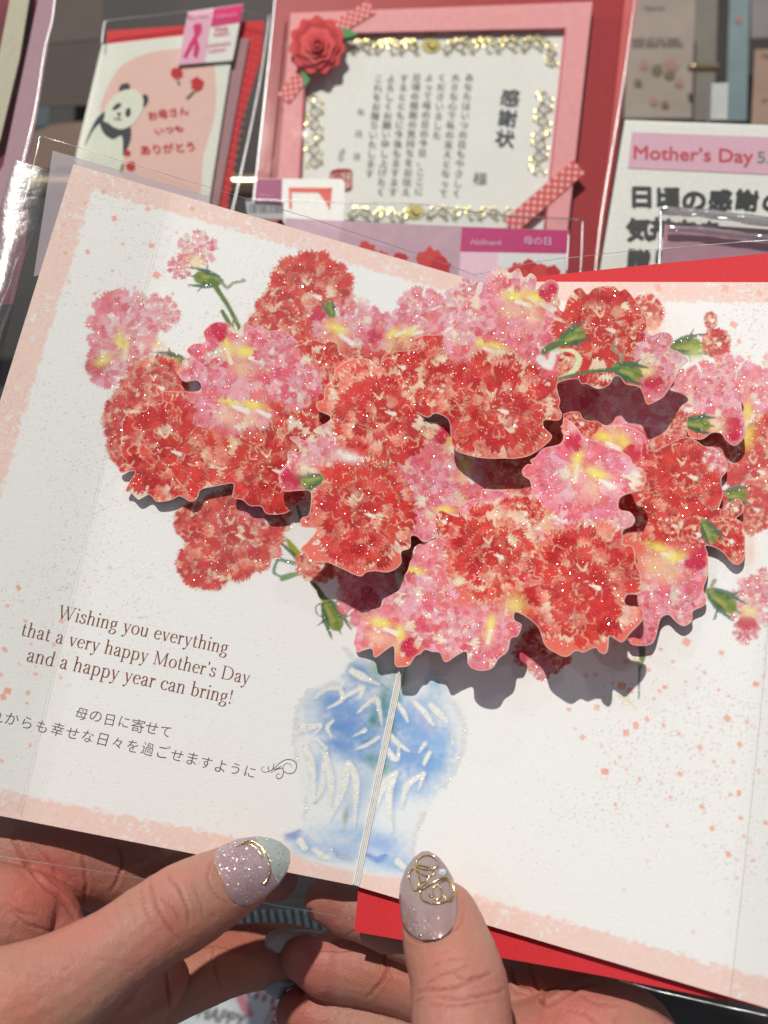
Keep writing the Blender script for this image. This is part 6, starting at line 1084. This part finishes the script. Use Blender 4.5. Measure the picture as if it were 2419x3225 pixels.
for a in (((1030, 455), (1040, 490)), ((1130, 525), (1085, 570)), ((712, 950), (700, 1000))): Pp = np.array(bp(B1, *a)); W3 = PP.hit(Pp[:, 0], Pp[:, 1], .3); tube('printed_stem', np.linspace(W3[0], W3[1], 4), .5, mat('sage_print', AL(140, 150, 120), .7), pan, 5)
tg = panel('header_label', bp(B1, (1092, 68), (1414, 22), (1350, 350), (1030, 376)), PP, 1.4, .3, WHT, pan)
flat('label_magenta', bp(B1, (1240, 50), (1414, 24), (1398, 128), (1222, 156)), PP, 1.55, mat('hot_pink_print', AL(214, 30, 106), .5), pan); flat('label_pink', bp(B1, (1092, 70), (1232, 52), (1190, 362), (1034, 376)), PP, 1.55, mat('blush_print', AL(240, 176, 202), .6), pan)
RIB = mat('deep_pink_ribbon_print', AL(214, 36, 108), .6)
for i_, pts in enumerate(([(1140, 150), (1170, 130), (1172, 180), (1120, 270), (1082, 340), (1062, 330), (1100, 250), (1140, 180)], [(1128, 190), (1120, 150), (1150, 128), (1150, 150), (1140, 200), (1160, 280), (1142, 338), (1122, 325), (1130, 260)])): P = np.array(bp(B1, *pts)); flat('ribbon_print', P, PP, 1.7 + .05 * i_, RIB, pan)
lines("Hallmark", PP, B1(1252, 108), B1(1380, 92), 1.7, mat('light_pink_print', AL(240, 150, 190), .6), pan, .02, shear=.3)
for (s, a, b) in (("PINK", (1252, 184), (1330, 176)), ("RIBBON", (1244, 210), (1330, 200)), ("CAMPAIGN", (1204, 275), (1340, 258)), ("SUPPORT", (1212, 306), (1318, 294)), ("pink ribbon", (1094, 112), (1214, 98))): lines(s, PP, B1(*a), B1(*b), 1.75, RIB if s[0] != 'p' else mat('rose_grey_print', AL(200, 120, 160), .6), pan, .02)
film('clear_bag', [B1(612, 125), B1(1560, 40), B1(1330, 1320), B1(430, 1250)], PP, 3.2, CLEAR, pan, 20, 1.2, 20, 11)
bagline(bp(B1, (590, 260), (605, 150), (640, 118), (900, 90), (1100, 62)), PP, 3.2, pan, .3); bagline(bp(B1, (1400, 60), (1540, 100), (1560, 115), (1500, 520), (1400, 1000), (1330, 1300)), PP, 3.2, pan, .35)
# ---- shop sign on the right
PE = depth_plane(2200, 600, 395, 14, 4); sg = empty('price_sign', PE.hit(2200, 900), 'white sign reading Mothers Day in red on a pink band over black handwriting', 'sign')
panel('sign_card', bp(B3, (846, 682), (1800, 716), (1900, 1700), (690, 1700), (700, 1560)), PE, 0, .8, mat('sign_white', AL(228, 228, 222), .6), sg)
panel('pink_band', bp(B3, (886, 750), (1830, 786), (1850, 1000), (862, 955)), PE, .3, .25, mat('band_pink', AL(216, 172, 190), .65), sg)
lines("Mother’s Day", PE, B3(896, 902), B3(1574, 926), .4, mat('sign_red_ink', AL(194, 70, 84), .6), sg, .028); lines("5.12", PE, B3(1600, 926), B3(1780, 932), .4, mat('sign_grey_ink', AL(110, 130, 130), .6), sg, .02)
MK = mat('black_marker', (.028, .03, .032), .5)
def hand_chars(s, f, p0, p1, h, seed, bold=.045):
    _r.seed(seed); return hand_line(s, PE, f(*p0), f(*p1), h, .4, sg, MK, bold, 0, .10)
hand_chars("日頃の感謝の", B3, (940, 1122), (1690, 1146), 9.8, 5); hand_chars("気持ちを", B3, (925, 1300), (1340, 1315), 9.8, 6); hand_chars("贈り物に", B3, (925, 1470), (1340, 1490), 9.8, 7)
film('clear_bag', [B3(840, 672), B3(1850, 700), B3(1900, 1700), B3(680, 1700)], PE, 1.6, CLEAR, sg, 12, .5, 12, 12)
# ---- pink card in a shiny bag at the right
PF = depth_plane(2250, 760, 362, 12, 6); pk = empty('bagged_card', PF.hit(2250, 950), 'dusty pink card in a shiny clear bag overlapping the handwritten sign', 'greeting card')
panel('card_front', bp(B3, (1072, 1262), (1900, 1320), (1900, 1800), (1030, 1800)), PF, 0, .7, mat('dusty_pink_card', AL(176, 128, 146), .5, coat=.5, scale=100), pk)
film('clear_bag', [B3(1048, 1188), B3(1900, 1262), B3(1900, 1800), B3(1020, 1800)], PF, 2.5, film_mat('shiny_bag', fac=.10, rough=.08, wave=.8, scale=30), pk, 24, 1.5, 14, 13)
GLS = film_mat('folded_film_edge', tint=(.86, .84, .86), fac=.42, rough=.14, wave=.8, scale=120, haze=.12, hazecol=(.8, .8, .8))
for pts, r in (([(1052, 1190), (1120, 1200), (1300, 1212), (1450, 1232), (1600, 1255), (1800, 1275)], 1.6), ([(1090, 1300), (1250, 1305), (1450, 1330), (1700, 1360)], 1.3), ([(1050, 1190), (1048, 1350), (1036, 1560)], .6)):
    P = smooth_poly(bp(B3, *pts), 6, False); V, F = tube_geo(PF.hit(P[:, 0], P[:, 1], 3), r * (.7 + .6 * fbm(P[:, 0] / 40, P[:, 1] / 9, 3, 2)), 8); obj('folded_film', V, GLS if r > 1 else BWELD, pk, polys=F, smooth=True)
# ---- tall pink and cream cards at the far left
PA = depth_plane(60, 350, 385, 12, -20); tl = empty('bagged_card', PA.hit(40, 700), 'tall mauve and cream cards sharing a clear bag at the upper left edge', 'greeting card')
panel('mauve_card', [(128, -40), (180, -40), (62, 700), (-40, 1200), (-60, 640), (10, 520)], PA, 2, .8, mat('mauve_card', AL(186, 148, 160), .6, coat=.2), tl)
panel('cream_card_edge', [(38, -40), (98, -40), (62, 180), (0, 440), (-40, 480), (-20, 260)], PA, 1, 2.0, CREAMC, tl); panel('wine_card', [(-80, -40), (150, -40), (60, 420), (-60, 800), (-100, 500)], PA, -3, .8, mat('wine_card', AL(112, 24, 44), .6, var=.4, scale=60), tl)
film('clear_bag', [(-60, -60), (176, -60), (50, 720), (-120, 900)], PA, 4, film_mat('glossy_bag', fac=.09, rough=.05, wave=1.0, scale=45), tl, 18, 1.5, 30, 14)
bagline([(176, -50), (165, 60), (140, 160), (110, 350), (60, 560), (30, 700)], PA, 4, tl, .4)
PA2 = depth_plane(20, 720, 350, 10, -10); rd = empty('bagged_card', PA2.hit(0, 900), 'dark red bagged card corner at the left edge, below the mauve card', 'greeting card'); panel('card_front', [(-200, 640), (90, 664), (78, 800), (40, 960), (-200, 960)], PA2, 0, .8, mat('dark_red_card', AL(120, 36, 56), .45, coat=.6, var=.3, scale=80), rd); film('clear_bag', [(-200, 628), (100, 655), (50, 980), (-200, 980)], PA2, 1.6, MATS['glossy_bag'], rd, 10, .8, 10, 15)
# ---- gold-toned rail pieces and shelf
BRS = mat('brass_rail', (.42, .33, .20), .25, metal=.7, var=.2); STL = mat('dim_steel', (.16, .18, .19), .35, metal=.5)
PX = depth_plane(700, 560, 520, 0, 0)
rl = tube('display_rail', PX.hit(np.linspace(-300, 2800, 30), np.full(30, 585.0) + 0, 0), 6.0, BRS, None, 14); tag(rl, 'dim brass coloured display rail running behind the cards', 'rail')
PBK = depth_plane(1200, 300, 640, 0, 0); bkw = panel('back_wall', [(-1500, -1600), (4200, -1600), (4200, 1400), (-1500, 1400)], PBK, 0, 4, mat('dark_display_wall', (.045, .038, .036), .6, var=.35, scale=14)); tag(bkw, kind='structure')
# dim cards hanging deep in the rack
PK = depth_plane(2100, 200, 560, 6, 0)
def dim(pts, c, label, txt=(), spots=(), depth=None, m=None):
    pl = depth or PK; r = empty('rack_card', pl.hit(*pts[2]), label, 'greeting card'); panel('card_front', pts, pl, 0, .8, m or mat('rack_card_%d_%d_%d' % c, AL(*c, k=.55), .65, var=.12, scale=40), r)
    for s, a, b in txt: lines(s, pl, a, b, .6, mat('dim_print', AL(64, 56, 56, k=.55), .7), r, .02)
    for k, (x, y, q) in enumerate(spots): flowerblob(x, y, q, lambda u, v: (u, v), pl, .5 + .05 * k, mat('dim_flower_print', AL(84, 74, 56, k=.55), .7) if k % 2 else mat('dim_pink_print', AL(120, 92, 88, k=.55), .7), r, k + 60)
    return r
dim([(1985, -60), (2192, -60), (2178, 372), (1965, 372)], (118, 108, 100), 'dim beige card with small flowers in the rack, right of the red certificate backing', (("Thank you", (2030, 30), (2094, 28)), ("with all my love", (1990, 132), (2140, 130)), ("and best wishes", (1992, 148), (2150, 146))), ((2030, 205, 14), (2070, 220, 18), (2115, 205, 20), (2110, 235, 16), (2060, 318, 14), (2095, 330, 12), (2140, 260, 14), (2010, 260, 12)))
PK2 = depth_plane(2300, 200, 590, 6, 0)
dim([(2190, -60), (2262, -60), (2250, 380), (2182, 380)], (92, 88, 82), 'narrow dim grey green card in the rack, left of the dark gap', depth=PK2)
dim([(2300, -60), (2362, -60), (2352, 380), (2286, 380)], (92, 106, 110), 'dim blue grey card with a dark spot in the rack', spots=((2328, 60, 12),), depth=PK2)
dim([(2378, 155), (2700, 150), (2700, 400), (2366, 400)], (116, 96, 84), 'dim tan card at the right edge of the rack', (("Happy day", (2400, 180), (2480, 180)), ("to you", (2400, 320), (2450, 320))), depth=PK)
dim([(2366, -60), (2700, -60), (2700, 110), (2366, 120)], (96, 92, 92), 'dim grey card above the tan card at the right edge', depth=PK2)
bx = panel('clear_block', [(2242, 262), (2294, 260), (2290, 376), (2238, 376)], depth_plane(2260, 320, 470, 0, 0), 0, 6, mat('frosted_block', AL(150, 154, 150, k=.55), .3, var=.1, scale=60)); tag(bx, 'small frosted plastic block standing on the sign top at the right', 'holder')
rl2 = tube('display_rail', depth_plane(2200, 212, 545, 0, 0).hit(np.linspace(2170, 2265, 6), np.full(6, 212.0), 0), 2.2, BRS, None, 10); tag(rl2, 'short pale rail across the dark gap between rack cards', 'rail')
PKL = depth_plane(250, 250, 600, 6, 0)
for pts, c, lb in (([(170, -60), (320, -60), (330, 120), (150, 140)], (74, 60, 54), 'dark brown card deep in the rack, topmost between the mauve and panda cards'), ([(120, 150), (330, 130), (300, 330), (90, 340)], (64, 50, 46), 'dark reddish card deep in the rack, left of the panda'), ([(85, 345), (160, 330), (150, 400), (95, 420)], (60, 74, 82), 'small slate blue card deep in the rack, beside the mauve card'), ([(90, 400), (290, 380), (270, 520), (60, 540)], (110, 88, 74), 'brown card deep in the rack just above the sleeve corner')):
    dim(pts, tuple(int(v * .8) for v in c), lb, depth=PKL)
# shelf below and the card peeping between the hands
PH_ = depth_plane(650, 3150, 500, 20, 0); hp = empty('greeting_card', PH_.hit(700, 3300), 'white card with grey HAPPY lettering, pink ribbon and red stripes seen between the hands', 'greeting card')
def r5z(x, y): return (500 + x / 2.765, 2900 + y / 2.765)
panel('card_front', bp(r5z, (-200, 560), (620, 540), (920, 560), (1120, 600), (1000, 1300), (-300, 1300)), PH_, 0, .8, mat('bright_card', AL(222, 226, 232), .6), hp)
PR1 = mat('candy_pink_print', AL(226, 140, 156), .6); ST1 = mat('stripe_red_print', AL(186, 50, 66), .6)
flat('printed_ribbon', bp(r5z, (350, 655), (600, 560), (760, 560), (740, 610), (600, 640), (400, 680)), PH_, .2, mat('pale_pink_ribbon', AL(240, 178, 182), .6), hp); flat('printed_ribbon', bp(r5z, (660, 640), (730, 620), (830, 825), (780, 838), (720, 790)), PH_, .3, PR1, hp)
for k in range(7): x = 770 + 70 * k; y = 600 + 24 * k; flat('printed_stripe', bp(r5z, (x, y), (x + 44, y - 14), (x + 14, y + 60), (x - 14, y + 52)), PH_, .25, ST1, hp)
for k in range(5): flat('printed_stripe', bp(r5z, (990 - 6 * k + 40 * (k % 2), 740 + 60 * k), (1050, 760 + 60 * k), (1040, 780 + 60 * k), (960, 790 + 60 * k)), PH_, .25, ST1, hp)
flat('printed_rule', bp(r5z, (1000, 720), (1012, 722), (930, 900), (915, 900)), PH_, .25, ST1, hp)
gi = mat('sketch_grey_print', AL(140, 144, 144), .7); lines("HAPPY", PH_, r5z(325, 836), r5z(735, 940), .4, gi, hp, .022, 1.15, shear=.2); lines("HAPPY", PH_, r5z(334, 840), r5z(742, 944), .45, mat('dark_sketch_print', AL(96, 98, 100), .7), hp, -.012, 1.15, shear=.2); lines("MOTHER’S", PH_, r5z(150, 980), r5z(640, 1100), .4, gi, hp, .022, 1.1)
film('clear_bag', bp(r5z, (-300, 480), (1200, 520), (1100, 1400), (-400, 1400)), PH_, 3, MATS['shiny_bag'], hp, 14, 1.5, 10, 19)
PRB = depth_plane(900, 2890, 440, 15, 0); rb = empty('ribbed_tray', PRB.hit(900, 3000), 'ribbed translucent grey plastic tray edge seen between the hands under the card', 'tray')
panel('tray_lip', [(640, 2850), (1130, 2858), (1130, 2990), (640, 2990)], PRB, 0, 1, mat('grey_translucent_plastic', AL(116, 126, 128), .25, coat=.6, var=.2, scale=60), rb)
for k in range(16):
    x = 700 + 26 * k; Pp = PRB.hit(np.array([x, x + 12.0]), np.array([2864, 2935.0]), 1.2); tube('tray_rib', np.linspace(Pp[0], Pp[1], 6), 1.1, mat('pale_rib_plastic', AL(150, 160, 158), .2, coat=.8, var=.2, scale=300), rb, 8)
shelf = panel('display_shelf', [(-1200, 2850), (3600, 2850), (6500, 5200), (-4000, 5200)], depth_plane(1200, 3000, 600, -20, 0), 0, 4, mat('charcoal_shelf', (.035, .037, .042), .3, var=.25, scale=30)); tag(shelf, kind='structure')
sb = panel('display_step', [(-1500, 700), (4000, 700), (4000, 3400), (-1500, 3400)], depth_plane(1200, 1800, 610, 0, 0), 0, 4, mat('dark_step', (.05, .047, .045), .5, var=.25, scale=20)); tag(sb, kind='structure')
